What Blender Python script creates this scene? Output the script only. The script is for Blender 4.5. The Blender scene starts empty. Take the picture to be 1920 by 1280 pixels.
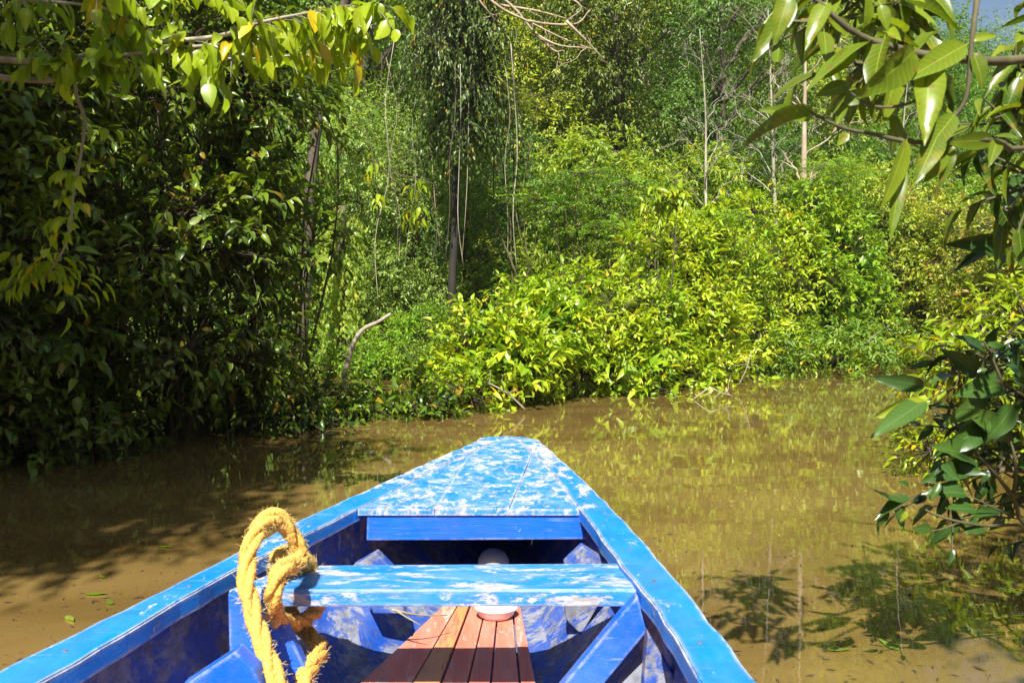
import bpy, math, random
import numpy as np
R = math.radians
random.seed(7)
rng = np.random.default_rng(7)
S = bpy.context.scene
COL = S.collection

# ------------------------------------------------------------------ camera, sky, sun, exposure
CAM_H = 1.1
FPX = 28 / 36 * 1920                    # focal length in pixels of the 1920 x 1280 photograph
PITCH = math.atan(40 / FPX)
cd = bpy.data.cameras.new('camera'); cam = bpy.data.objects.new('camera', cd); COL.objects.link(cam)
cam.location = (0, 0, CAM_H); cam.rotation_euler = (R(90) - PITCH, 0, 0)
cd.sensor_width = 36; cd.lens = 28; cd.clip_start = 0.05; cd.clip_end = 1500
cd.dof.use_dof = True; cd.dof.focus_distance = 9.0; cd.dof.aperture_fstop = 9
S.camera = cam
SUN_EL, SUN_AZ = 50, 8                 # behind the camera, to its left
w = bpy.data.worlds.new('World'); S.world = w; w.use_nodes = True
nt = w.node_tree; sky = nt.nodes.new('ShaderNodeTexSky'); sky.sky_type = 'NISHITA'
sky.sun_disc = False; sky.sun_elevation = R(SUN_EL); sky.sun_rotation = R(180 + SUN_AZ)
sky.air_density = 1.0; sky.dust_density = 1.5; sky.ozone_density = 1.0
bg = nt.nodes['Background']; bg.inputs['Strength'].default_value = 0.062
nt.links.new(sky.outputs[0], bg.inputs['Color'])
ld = bpy.data.lights.new('sun', 'SUN'); ld.energy = 5.0; ld.angle = R(0.5); ld.color = (1, 0.95, 0.86)
sun = bpy.data.objects.new('sun', ld); COL.objects.link(sun)
sun.rotation_euler = (R(90 - SUN_EL), 0, R(-SUN_AZ))
S.view_settings.view_transform = 'Standard'; S.view_settings.look = 'None'
S.view_settings.exposure = 1.08; S.view_settings.gamma = 1
S.cycles.max_bounces = 6; S.cycles.diffuse_bounces = 3; S.cycles.glossy_bounces = 3
S.cycles.transmission_bounces = 3; S.cycles.transparent_max_bounces = 4
S.cycles.caustics_reflective = False; S.cycles.caustics_refractive = False
S.cycles.sample_clamp_indirect = 6
S.cycles.use_denoising = True; S.cycles.denoising_prefilter = 'ACCURATE'
S.cycles.denoising_input_passes = 'RGB_ALBEDO_NORMAL'
S.render.film_transparent = False

def ray(px, py):
    x = (px - 960) / FPX; v = -(py - 640) / FPX
    return np.array([x, math.cos(PITCH) + v * math.sin(PITCH), -math.sin(PITCH) + v * math.cos(PITCH)])
def onz(px, py, z):                     # point of a horizontal plane
    r = ray(px, py); t = (z - CAM_H) / r[2]; p = r * t; return np.array([p[0], p[1], z])
def ony(px, py, y):                     # point at distance y ahead
    r = ray(px, py); t = y / r[1]; p = r * t; return np.array([p[0], y, p[2] + CAM_H])

# ------------------------------------------------------------------ object helpers
def tag(o, label=None, cat=None, group=None, kind=None):
    if label: o['label'] = label
    if cat: o['category'] = cat
    if group: o['group'] = group
    if kind: o['kind'] = kind
    return o
def empty(name, loc, label, cat, group=None):
    o = bpy.data.objects.new(name, None); COL.objects.link(o); o.location = tuple(float(v) for v in loc)
    o.empty_display_size = 0.2
    return tag(o, label, cat, group)
def norm(a):
    return a / np.maximum(np.linalg.norm(a, axis=-1, keepdims=True), 1e-9)

class Geo:
    """collects triangle geometry in numpy"""
    def __init__(s): s.v = []; s.f = []; s.c = []; s.n = 0
    def add(s, v, f, c=None):
        v = np.asarray(v, float).reshape(-1, 3); f = np.asarray(f, int).reshape(-1, 3)
        s.v.append(v); s.f.append(f + s.n); s.n += len(v)
        s.c.append(np.zeros((len(v), 4)) if c is None else np.asarray(c, float).reshape(-1, 4))
    def build(s, name, mat, parent=None, smooth=True, offset=None):
        me = bpy.data.meshes.new(name)
        v = np.concatenate(s.v); f = np.concatenate(s.f); c = np.concatenate(s.c)
        if offset is not None: v = v - np.asarray(offset)
        me.vertices.add(len(v)); me.vertices.foreach_set('co', v.astype(np.float32).ravel())
        me.loops.add(len(f) * 3); me.loops.foreach_set('vertex_index', f.astype(np.int32).ravel())
        me.polygons.add(len(f)); me.polygons.foreach_set('loop_start', np.arange(0, len(f) * 3, 3, dtype=np.int32))
        me.polygons.foreach_set('use_smooth', np.full(len(f), bool(smooth)))
        me.update(calc_edges=True)
        a = me.attributes.new('lf', 'FLOAT_COLOR', 'POINT'); a.data.foreach_set('color', c.astype(np.float32).ravel())
        me.materials.append(mat)
        o = bpy.data.objects.new(name, me); COL.objects.link(o)
        if parent: o.parent = parent
        return o

def catmull(pts, n):
    p = np.asarray(pts, float); p = np.vstack([2 * p[0] - p[1], p, 2 * p[-1] - p[-2]])
    out = []
    m = len(p) - 3
    for t in np.linspace(0, m, n):
        i = min(int(t), m - 1); u = t - i
        a, b, c, d = p[i], p[i+1], p[i+2], p[i+3]
        out.append(0.5 * ((2*b) + (-a + c)*u + (2*a - 5*b + 4*c - d)*u*u + (-a + 3*b - 3*c + d)*u**3))
    return np.array(out)

def tube(g, path, rad, sides=6, cap=True, c=None):
    path = np.asarray(path, float); n = len(path)
    rad = np.broadcast_to(np.asarray(rad, float), (n,))
    t = norm(np.gradient(path, axis=0))
    ref = np.array([0, 0, 1.0]) if abs(t[0][2]) < 0.9 else np.array([1.0, 0, 0])
    us = []; u = norm(np.cross(t[0], ref))
    for k in range(n):
        u = norm(u - t[k] * np.dot(u, t[k])); us.append(u)
    us = np.array(us); vs = np.cross(t, us)
    a = np.arange(sides) * 2 * math.pi / sides
    ring = path[:, None] + rad[:, None, None] * (np.cos(a)[None, :, None] * us[:, None] + np.sin(a)[None, :, None] * vs[:, None])
    v = ring.reshape(-1, 3); f = []
    i, j = np.meshgrid(np.arange(n - 1), np.arange(sides), indexing='ij')
    q0 = i * sides + j; q1 = i * sides + (j + 1) % sides
    f = np.concatenate([np.stack([q0, q1, q1 + sides], -1).reshape(-1, 3), np.stack([q0, q1 + sides, q0 + sides], -1).reshape(-1, 3)])
    if cap:
        v = np.vstack([v, path[0], path[-1]]); k = n * sides
        jj = np.arange(sides)
        f = np.vstack([f, np.stack([np.full(sides, k), (jj + 1) % sides, jj], -1),
                       np.stack([np.full(sides, k + 1), (n-1)*sides + jj, (n-1)*sides + (jj + 1) % sides], -1)])
    cc = np.zeros((len(v), 4)); 
    if c is not None: cc[:] = c
    g.add(v, f, cc)

# many thin three-sided stems at once: P is (T, K, 3)
def stems(g, P, r0, r1):
    P = np.asarray(P, float); T, K, _ = P.shape
    if T == 0: return
    t = norm(P[:, -1] - P[:, 0] + 1e-6)
    u = norm(np.cross(t, np.array([0.31, 0.22, 0.93]))); v = np.cross(t, u)
    rad = np.linspace(1, 0, K)[None, :, None, None] * (np.asarray(r0) - np.asarray(r1)).reshape(-1, 1, 1, 1) + np.asarray(r1).reshape(-1, 1, 1, 1)
    a = np.arange(3) * 2 * math.pi / 3
    off = np.cos(a)[None, None, :, None] * u[:, None, None] + np.sin(a)[None, None, :, None] * v[:, None, None]
    V = P[:, :, None] + rad * off
    i, j = np.meshgrid(np.arange(K - 1), np.arange(3), indexing='ij')
    q0 = i * 3 + j; q1 = i * 3 + (j + 1) % 3
    f = np.concatenate([np.stack([q0, q1, q1 + 3], -1).reshape(-1, 3), np.stack([q0, q1 + 3, q0 + 3], -1).reshape(-1, 3)])
    F = f[None] + (np.arange(T) * K * 3)[:, None, None]
    g.add(V.reshape(-1, 3), F.reshape(-1, 3))

# ------------------------------------------------------------------ leaves
def leaf_template(stations, petiole=0.0, fold=0.22, bend=0.25, wave=0.0, wmax=0.42):
    """blade along +y, length 1, width 1; returns verts, tris, (u, t)"""
    def width(t): 
        s = t ** 0.75 if wmax < 0.5 else t
        return max(0.0, math.sin(math.pi * min(1, s))) ** 0.8 * (1 - 0.25 * t)
    V = [(0, 0, 0)]; U = [(0, 0)]; F = []
    for k, t in enumerate(stations):
        hw = 0.5 * width(t); z = -bend * t * t
        wv = wave * math.sin(k * 2.1)
        V += [(-hw, t, z + fold * hw + wv), (0, t, z), (hw, t, z + fold * hw - wv)]; U += [(1, t), (0, t), (1, t)]
    V.append((0, 1, -bend)); U.append((0, 1)); tip = len(V) - 1
    F += [(0, 2, 1), (0, 3, 2)]
    for k in range(len(stations) - 1):
        a = 1 + 3 * k; b = a + 3
        F += [(a, a+1, b+1), (a, b+1, b), (a+1, a+2, b+2), (a+1, b+2, b+1)]
    a = 1 + 3 * (len(stations) - 1); F += [(a, a+1, tip), (a+1, a+2, tip)]
    if petiole:
        n = len(V); V += [(-0.018, 0.04, 0.004), (0.018, 0.04, 0.004), (0.014, -petiole, 0.03), (-0.014, -petiole, 0.03)]
        U += [(0, 0)] * 4; F += [(n, n+1, n+2), (n, n+2, n+3)]
    return np.array(V), np.array(F), np.array(U)
T_FAR = (np.array([(0, 0, 0), (-.42, .45, .1), (.42, .45, .1), (0, 1, -.2)]), np.array([(0, 2, 3), (0, 3, 1)]), np.array([(0, 0), (1, .45), (1, .45), (0, 1)]))
T_MID = leaf_template([.22, .5, .8], fold=0.25, bend=0.3)
T_NEAR = leaf_template([.08, .22, .4, .58, .76, .9], petiole=.12, fold=0.2, bend=0.28, wave=0.012)
T_HERO = leaf_template([.04, .12, .22, .34, .46, .58, .7, .8, .89, .95], petiole=.1, fold=0.16, bend=0.2, wave=0.01)

def put_leaves(g, pos, ldir, nrm, size, wid, tmpl, r, curl=None):
    V, F, U = tmpl; N = len(pos)
    if N == 0: return
    ldir = norm(ldir); nrm = norm(nrm - ldir * np.sum(nrm * ldir, -1, keepdims=True)); side = np.cross(ldir, nrm)
    size = np.broadcast_to(size, (N,)); wid = np.broadcast_to(wid, (N,))
    zz = V[None, :, 2] * (r.uniform(0.3, 1.9, N)[:, None] if curl is None else curl)
    X = pos[:, None] + size[:, None, None] * (V[None, :, 0, None] * wid[:, None, None] * side[:, None] + V[None, :, 1, None] * ldir[:, None] + zz[:, :, None] * nrm[:, None])
    C = np.zeros((N, len(V), 4)); C[:, :, 0] = r.random(N)[:, None]; C[:, :, 1] = r.random(N)[:, None]
    C[:, :, 2] = U[None, :, 0]; C[:, :, 3] = U[None, :, 1]
    FF = F[None] + (np.arange(N) * len(V))[:, None, None]
    g.add(X.reshape(-1, 3), FF.reshape(-1, 3), C.reshape(-1, 4))

def twig_leaves(g, base, d, L, n, size, wid, tmpl, r, droop=0.25, hang=0.25, spread=0.9, flat=0.6, along=0.7, upb=.75, s0=0.12, outn=.6, nj=.5, dj=.28):
    T = len(base); d = norm(d); L = np.broadcast_to(L, (T,))
    s = np.linspace(s0, 1, n)[None, :] + r.uniform(-.04, .04, (T, n))
    down = np.array([0, 0, -1.0])
    pos = base[:, None] + d[:, None] * (s * L[:, None])[:, :, None] + down * (droop * s * s * L[:, None])[:, :, None]
    t = norm(d[:, None] + down * (2 * droop * s)[:, :, None])
    upv = np.array([0, 0, 1.0]) + r.normal(0, .25, (T, 1, 3))
    p1 = norm(np.cross(t, np.broadcast_to(upv, t.shape))); p2 = np.cross(p1, t)
    roll = r.uniform(-1, 1, (T, 1)) * (1 - flat) * math.pi
    phi = (np.arange(n)[None] % 2) * math.pi + roll + r.normal(0, .35 + (1 - flat), (T, n))
    out = np.cos(phi)[:, :, None] * p1 + np.sin(phi)[:, :, None] * p2 * 0.8
    ldir = norm(t * along + out * spread + down * hang + r.normal(0, dj, (T, n, 3)))
    ldir[:, -1] = norm(t[:, -1] + down * hang * 0.6 + r.normal(0, .12, (T, 3)))
    nr = np.array([0, 0, upb]) + r.normal(0, nj, (T, n, 3)) + 0.2 * p2 + outn * d[:, None]
    sz = size * r.uniform(.6, 1.15, (T, n)) * (1 - 0.3 * np.abs(s - 0.55))
    put_leaves(g, pos.reshape(-1, 3), ldir.reshape(-1, 3), nr.reshape(-1, 3), sz.ravel(), wid * r.uniform(.85, 1.15, T * n), tmpl, r)

def sphere_dirs(n, r):
    return norm(r.normal(0, 1, (n, 3)))

def clump_twigs(c, rad, n, r, up=0.35, out=None):
    """twigs springing from the shell of one leaf clump"""
    d = sphere_dirs(n, r)
    if out is not None: d = norm(d + np.asarray(out) * 0.5)
    base = c + d * (rad * r.uniform(.15, .95, n) ** 0.6)[:, None] * np.array([1, 1, .8])
    td = norm(d + np.array([0, 0, up]) + r.normal(0, .35, (n, 3)))
    return base, td

def limb(a, b, r, wig=0.12, n=7, sag=0.0):
    a = np.asarray(a, float); b = np.asarray(b, float); L = np.linalg.norm(b - a)
    k = [a]
    for t in (0.25, 0.5, 0.75):
        k.append(a + (b - a) * t + r.normal(0, wig * L * 0.35, 3) * [1, 1, .5] + np.array([0, 0, sag * L * math.sin(math.pi * t)]))
    k.append(b)
    return catmull(k, n)

# ------------------------------------------------------------------ materials
def newmat(name):
    m = bpy.data.materials.new(name); m.use_nodes = True
    t = m.node_tree; t.nodes.clear(); return m, t
class N:
    def __init__(s, t): s.t = t
    def __call__(s, kind, **kw):
        n = s.t.nodes.new(kind)
        for k, v in kw.items():
            if k.startswith('i_'):
                key = k[2:]; key = int(key) if key.isdigit() else key.replace('_', ' ')
                if isinstance(v, bpy.types.NodeSocket): s.t.links.new(v, n.inputs[key])
                else: n.inputs[key].default_value = v
            else: setattr(n, k, v)
        return n
def math_(n, op, a, b=None, clamp=False):
    m = n('ShaderNodeMath', operation=op, use_clamp=clamp)
    for i, x in enumerate((a, b)):
        if x is None: continue
        if isinstance(x, bpy.types.NodeSocket): n.t.links.new(x, m.inputs[i])
        else: m.inputs[i].default_value = x
    return m.outputs[0]
def mixc(n, fac, a, b, blend='MIX'):
    m = n('ShaderNodeMix', data_type='RGBA', blend_type=blend)
    for i, x in ((0, fac), (6, a), (7, b)):
        if isinstance(x, bpy.types.NodeSocket): n.t.links.new(x, m.inputs[i])
        else: m.inputs[i].default_value = x if i == 0 else (*x, 1)[:4]
    return m.outputs[2]
def ramp(n, fac, stops, interp='LINEAR'):
    r = n('ShaderNodeValToRGB'); r.color_ramp.interpolation = interp
    while len(r.color_ramp.elements) < len(stops): r.color_ramp.elements.new(0.5)
    for e, (p, c) in zip(r.color_ramp.elements, stops):
        e.position = p; e.color = (*c, 1)[:4] if not isinstance(c, (int, float)) else (c, c, c, 1)
    n.t.links.new(fac, r.inputs[0]); return r.outputs[0]
def smooth(n, v, lo, hi, out0=0, out1=1):
    m = n('ShaderNodeMapRange', interpolation_type='SMOOTHSTEP', clamp=True)
    n.t.links.new(v, m.inputs[0])
    for i, x in enumerate((lo, hi, out0, out1)): m.inputs[i + 1].default_value = x
    return m.outputs[0]

def leaf_mat(name, dark, mid, light, odd=(.5, .3, .02), odd_amt=.03, trans=.35, rough=.38, vein=0.0, blemish=0.0, tint=.25, gloss=.5):
    m, t = newmat(name); n = N(t)
    at = n('ShaderNodeAttribute', attribute_name='lf')
    sp = n('ShaderNodeSeparateColor', i_Color=at.outputs['Color'])
    col = ramp(n, sp.outputs[0], [(0, dark), (.45, mid), (1, light)])
    oi = n('ShaderNodeObjectInfo')
    geo = n('ShaderNodeNewGeometry')
    big = n('ShaderNodeTexNoise', i_Scale=.9, i_Detail=1.0); t.links.new(geo.outputs['Position'], big.inputs['Vector'])
    col = mixc(n, math_(n, 'MULTIPLY', smooth(n, big.outputs[0], .35, .7), .45), col, light)
    hs = n('ShaderNodeHueSaturation', i_Hue=.5, i_Saturation=1.0, i_Value=1.0)
    t.links.new(smooth(n, oi.outputs['Random'], 0, 1, .5 - .035 * tint * 4, .5 + .02 * tint * 4), hs.inputs['Hue'])
    t.links.new(smooth(n, oi.outputs['Random'], 1, 0, 1 - tint, 1 + tint), hs.inputs['Value'])
    t.links.new(col, hs.inputs['Color']); col = hs.outputs[0]
    oddm = math_(n, 'GREATER_THAN', sp.outputs[1], 1 - odd_amt)
    col = mixc(n, oddm, col, odd)
    if blemish:
        nz = n('ShaderNodeTexNoise', i_Scale=38.0, i_Detail=2.0, i_Roughness=.6); t.links.new(geo.outputs['Position'], nz.inputs['Vector'])
        col = mixc(n, math_(n, 'MULTIPLY', smooth(n, nz.outputs[0], .60, .68), blemish), col, (.22, .12, .02))
        nz2 = n('ShaderNodeTexNoise', i_Scale=9.0, i_Detail=3.0); t.links.new(geo.outputs['Position'], nz2.inputs['Vector'])
        col = mixc(n, math_(n, 'MULTIPLY', smooth(n, nz2.outputs[0], .55, .75), blemish), col, (.36, .33, .03))
    if vein:
        # pale midrib and faint side veins
        mid_ = smooth(n, sp.outputs[2], .0, .09, 1, 0)
        wv = math_(n, 'SINE', math_(n, 'MULTIPLY', math_(n, 'SUBTRACT', at.outputs['Alpha'], math_(n, 'MULTIPLY', sp.outputs[2], .16)), 75.0))
        sv = math_(n, 'MULTIPLY', smooth(n, wv, .75, 1), .35)
        vm = math_(n, 'MULTIPLY', math_(n, 'MAXIMUM', mid_, sv), vein)
        col = mixc(n, vm, col, tuple(min(1, c * 1.6 + .05) for c in light))
    bs = n('ShaderNodeBsdfPrincipled', i_Roughness=rough); t.links.new(col, bs.inputs['Base Color'])
    bs.inputs['Specular IOR Level'].default_value = gloss
    tr = n('ShaderNodeBsdfTranslucent')
    tc = mixc(n, 1.0, col, (1.35, 1.3, .4), 'MULTIPLY'); t.links.new(tc, tr.inputs['Color'])
    mx = n('ShaderNodeMixShader', i_0=trans); t.links.new(bs.outputs[0], mx.inputs[1]); t.links.new(tr.outputs[0], mx.inputs[2])
    o = n('ShaderNodeOutputMaterial'); t.links.new(mx.outputs[0], o.inputs[0]); return m

def bark_mat(name, a, b, scale=6.0, bump=.3):
    m, t = newmat(name); n = N(t)
    tc = n('ShaderNodeTexCoord'); mp = n('ShaderNodeMapping'); mp.inputs['Scale'].default_value = (1, 1, .25)
    t.links.new(tc.outputs['Object'], mp.inputs[0])
    nz = n('ShaderNodeTexNoise', i_Scale=scale, i_Detail=5.0, i_Roughness=.65); t.links.new(mp.outputs[0], nz.inputs['Vector'])
    col = ramp(n, nz.outputs[0], [(.3, a), (.7, b)])
    bs = n('ShaderNodeBsdfPrincipled', i_Roughness=.85); t.links.new(col, bs.inputs['Base Color'])
    bp = n('ShaderNodeBump', i_Strength=bump, i_Distance=.02); t.links.new(nz.outputs[0], bp.inputs['Height']); t.links.new(bp.outputs[0], bs.inputs['Normal'])
    o = n('ShaderNodeOutputMaterial'); t.links.new(bs.outputs[0], o.inputs[0]); return m

M = {}
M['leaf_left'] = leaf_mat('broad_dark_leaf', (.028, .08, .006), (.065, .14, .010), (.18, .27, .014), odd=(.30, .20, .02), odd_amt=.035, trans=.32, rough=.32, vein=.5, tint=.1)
M['leaf_bright'] = leaf_mat('bright_yellow_green_leaf', (.16, .30, .008), (.28, .42, .01), (.42, .50, .02), odd=(.6, .45, .01), odd_amt=.05, trans=.4, rough=.35, vein=.4, blemish=.25, tint=.05)
M['leaf_bush'] = leaf_mat('glossy_bush_leaf', (.05, .17, .006), (.18, .36, .010), (.48, .60, .035), odd=(.6, .45, .02), odd_amt=.03, trans=.38, rough=.34, vein=.3, tint=.12)
M['leaf_olive'] = leaf_mat('yellowing_bush_leaf', (.16, .26, .012), (.32, .42, .025), (.50, .52, .05), odd=(.5, .25, .06), odd_amt=.08, trans=.33, rough=.45, tint=.12)
M['leaf_right'] = leaf_mat('large_spotted_leaf', (.02, .055, .006), (.055, .125, .01), (.20, .28, .018), odd=(.4, .3, .02), odd_amt=.012, trans=.36, rough=.3, vein=.7, blemish=.7, tint=.05)
M['leaf_blue'] = leaf_mat('dark_glossy_leaf', (.018, .055, .012), (.03, .085, .016), (.07, .14, .02), odd=(.25, .3, .02), odd_amt=.05, trans=.2, rough=.28, vein=.4, tint=.05, gloss=.7)
M['leaf_far'] = leaf_mat('forest_leaf', (.07, .17, .02), (.15, .30, .035), (.30, .45, .06), odd=(.5, .42, .05), odd_amt=.015, trans=.45, rough=.42, tint=.2)
M['leaf_far2'] = leaf_mat('yellowish_forest_leaf', (.11, .22, .02), (.25, .40, .04), (.45, .56, .09), odd=(.6, .5, .06), odd_amt=.03, trans=.45, rough=.45, tint=.2)
M['leaf_grey'] = leaf_mat('greyish_forest_leaf', (.07, .17, .035), (.16, .30, .06), (.32, .48, .12), odd=(.4, .38, .1), odd_amt=.01, trans=.45, rough=.38, tint=.2)
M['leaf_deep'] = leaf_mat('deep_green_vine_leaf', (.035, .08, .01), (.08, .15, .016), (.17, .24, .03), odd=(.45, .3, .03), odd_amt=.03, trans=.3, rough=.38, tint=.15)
M['leaf_feather'] = leaf_mat('feathery_leaflet', (.07, .21, .008), (.17, .38, .012), (.36, .54, .03), odd=(.3, .4, .02), odd_amt=.01, trans=.42, rough=.5, tint=.12)
M['bark'] = bark_mat('brown_bark', (.035, .026, .017), (.13, .10, .07))
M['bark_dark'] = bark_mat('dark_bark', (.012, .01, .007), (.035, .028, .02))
M['bark_pale'] = bark_mat('pale_bark', (.20, .17, .12), (.46, .42, .33))
M['bark_twig'] = bark_mat('green_brown_twig', (.05, .045, .02), (.14, .12, .06), 20)
M['bark_rust'] = bark_mat('lichen_spotted_bark', (.22, .15, .09), (.5, .42, .3), 4)

def paint_mat(name, base, worn, wear=.5, bow=0.0, soft=.035, dust=.12, grain=(140, 6, 140), scale=5.0, stretch=(1, 1, 1), edge=.6, dirt=.3, rough=.42, scratch=.4, dirtc=(.16, .13, .10)):
    m, t = newmat(name); n = N(t)
    tc = n('ShaderNodeTexCoord'); mp = n('ShaderNodeMapping'); mp.inputs['Scale'].default_value = stretch
    t.links.new(tc.outputs['Object'], mp.inputs[0])
    def nz(sc, det=4.0, ro=.6, vec=mp.outputs[0], dist=0.0):
        q = n('ShaderNodeTexNoise', i_Scale=sc, i_Detail=det, i_Roughness=ro, i_Distortion=dist); t.links.new(vec, q.inputs['Vector']); return q.outputs[0]
    a = nz(scale, 6.0, .68, dist=.6); b = nz(scale * 7, 4.0, .7)
    comb = math_(n, 'ADD', math_(n, 'MULTIPLY', a, .72), math_(n, 'MULTIPLY', b, .28))
    th = .66 - .24 * wear
    if bow:                                # feet wear the paint off towards the bow
        sx = n('ShaderNodeSeparateXYZ', i_Vector=tc.outputs['Object'])
        comb = math_(n, 'ADD', comb, math_(n, 'MULTIPLY', smooth(n, sx.outputs[1], .3, 1.9), bow))
    mask = math_(n, 'MULTIPLY', smooth(n, comb, th - soft * .6, th + soft), .92)
    # long scratches
    mp2 = n('ShaderNodeMapping'); mp2.inputs['Scale'].default_value = (3, 45, 45); mp2.inputs['Rotation'].default_value = (0, 0, .35)
    t.links.new(tc.outputs['Object'], mp2.inputs[0])
    sc = nz(1.6, 3.0, .6, mp2.outputs[0], .8)
    smask = math_(n, 'MULTIPLY', smooth(n, sc, .60, .66), scratch)
    mask = math_(n, 'MAXIMUM', mask, math_(n, 'MULTIPLY', smask, smooth(n, a, .42, .56)))
    # edges rubbed bare
    bv = n('ShaderNodeBevel', samples=4, i_Radius=.016); geo = n('ShaderNodeNewGeometry')
    dp = n('ShaderNodeVectorMath', operation='DOT_PRODUCT'); t.links.new(bv.outputs[0], dp.inputs[0]); t.links.new(geo.outputs['True Normal'], dp.inputs[1])
    em = math_(n, 'MULTIPLY', smooth(n, dp.outputs['Value'], .99, .85), smooth(n, nz(scale * 2.6, 5.0, .7), .5 - .12 * edge, .66 - .14 * edge))
    mask = math_(n, 'MAXIMUM', mask, math_(n, 'MULTIPLY', em, edge), clamp=True)
    basec = mixc(n, smooth(n, nz(scale * .8, 3.0), .3, .7), base, tuple(c * .78 for c in base))
    wornc = mixc(n, smooth(n, nz(scale * 3, 5.0), .4, .62), worn, tuple(c * .55 for c in worn))
    col = mixc(n, mask, basec, wornc)
    col = mixc(n, math_(n, 'MULTIPLY', smooth(n, nz(scale * 1.4 + 3, 6.0, .7), .5, .68), dirt), col, dirtc)
    if dust:
        col = mixc(n, math_(n, 'MULTIPLY', smooth(n, nz(scale * .55, 5.0, .7), .38, .66), dust), col, (.50, .55, .62) if base[2] > base[0] else (.66, .50, .42))
    bs = n('ShaderNodeBsdfPrincipled'); t.links.new(col, bs.inputs['Base Color'])
    t.links.new(math_(n, 'ADD', math_(n, 'MULTIPLY', mask, .35), rough), bs.inputs['Roughness'])
    bp = n('ShaderNodeBump', i_Strength=.5, i_Distance=.004)
    mp3 = n('ShaderNodeMapping'); mp3.inputs['Scale'].default_value = grain
    t.links.new(tc.outputs['Object'], mp3.inputs[0])
    gr = nz(1.0, 4.0, .65, mp3.outputs[0], .3)
    hh = math_(n, 'ADD', math_(n, 'MULTIPLY', mask, -.6), math_(n, 'ADD', math_(n, 'MULTIPLY', nz(scale * 12, 3.0), .3), math_(n, 'MULTIPLY', gr, 1.1)))
    t.links.new(hh, bp.inputs['Height']); t.links.new(bp.outputs[0], bs.inputs['Normal'])
    o = n('ShaderNodeOutputMaterial'); t.links.new(bs.outputs[0], o.inputs[0]); return m
BLUE = (.001, .235, .80); WORN = (.56, .56, .56)
M['paint_gunwale'] = paint_mat('blue_gunwale_paint', BLUE, WORN, wear=.22, dust=.06, bow=.12, soft=.04, scale=9, stretch=(1.4, .7, 1), edge=1.3, dirt=.05, scratch=.35)
M['paint_deck'] = paint_mat('worn_blue_deck_paint', BLUE, (.60, .60, .62), wear=.56, soft=.06, dust=.24, scale=13, stretch=(1.5, .9, 1), edge=1, dirt=.08, scratch=.6)
M['paint_fascia'] = paint_mat('blue_beam_paint', (.002, .13, .80), WORN, dust=.03, grain=(6, 140, 140), wear=.08, scale=6, edge=.7, dirt=.1, scratch=.15)  # deeper than BLUE: the weaker light on the upright face is in this colour
M['paint_thwart'] = paint_mat('scuffed_blue_seat_paint', BLUE, grain=(6, 140, 140), worn=(.62, .58, .54), wear=.50, soft=.05, dust=.16, scale=8, stretch=(.8, 2.6, 2.2), edge=1, dirt=.12, scratch=.9)
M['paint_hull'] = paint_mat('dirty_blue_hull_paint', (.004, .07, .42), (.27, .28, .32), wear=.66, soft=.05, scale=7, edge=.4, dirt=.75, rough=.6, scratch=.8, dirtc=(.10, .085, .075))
M['paint_knee'] = paint_mat('blue_knee_paint', (.002, .13, .75), WORN, wear=.0, scale=7, edge=.7, dirt=.05, scratch=.3)  # same paint as the tops, darkened for the lesser light on upright boards
M['paint_red'] = paint_mat('faded_red_board_paint', (.74, .19, .11), (.74, .42, .32), dust=.2, wear=.5, scale=4, stretch=(5, .9, 1), edge=.7, dirt=.25, rough=.6, scratch=0)
M['paint_yellow'] = paint_mat('yellowed_board_paint', (.70, .31, .10), (.70, .22, .12), wear=.55, scale=5, stretch=(4, .8, 1), edge=.7, dirt=.25, rough=.6, scratch=0)

def simple(name, col, rough=.6, bump=0, scale=40, var=.3):
    m, t = newmat(name); n = N(t); geo = n('ShaderNodeTexCoord')
    nz = n('ShaderNodeTexNoise', i_Scale=float(scale), i_Detail=4.0); t.links.new(geo.outputs['Object'], nz.inputs['Vector'])
    c = mixc(n, smooth(n, nz.outputs[0], .3, .7), tuple(x * (1 - var) for x in col), tuple(min(1, x * (1 + var)) for x in col))
    bs = n('ShaderNodeBsdfPrincipled', i_Roughness=rough); t.links.new(c, bs.inputs['Base Color'])
    if bump:
        bp = n('ShaderNodeBump', i_Strength=bump, i_Distance=.003); t.links.new(nz.outputs[0], bp.inputs['Height']); t.links.new(bp.outputs[0], bs.inputs['Normal'])
    o = n('ShaderNodeOutputMaterial'); t.links.new(bs.outputs[0], o.inputs[0]); return m
M['rope'] = simple('yellow_hemp_rope', (.74, .43, .085), .85, 1.0, 160, .35)
M['fibre'] = simple('rope_fibre', (.85, .6, .2), .7)
M['grey'] = simple('grey_plastic', (.30, .30, .31), .45, 0, 9, .1)
M['white'] = simple('white_plastic', (.62, .62, .63), .4, 0, 9, .08)
M['nail'] = simple('rusty_nail', (.16, .09, .06), .7)
M['ground'] = simple('leaf_littered_mud', (.055, .04, .022), .95, .5, 3, .4)

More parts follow.
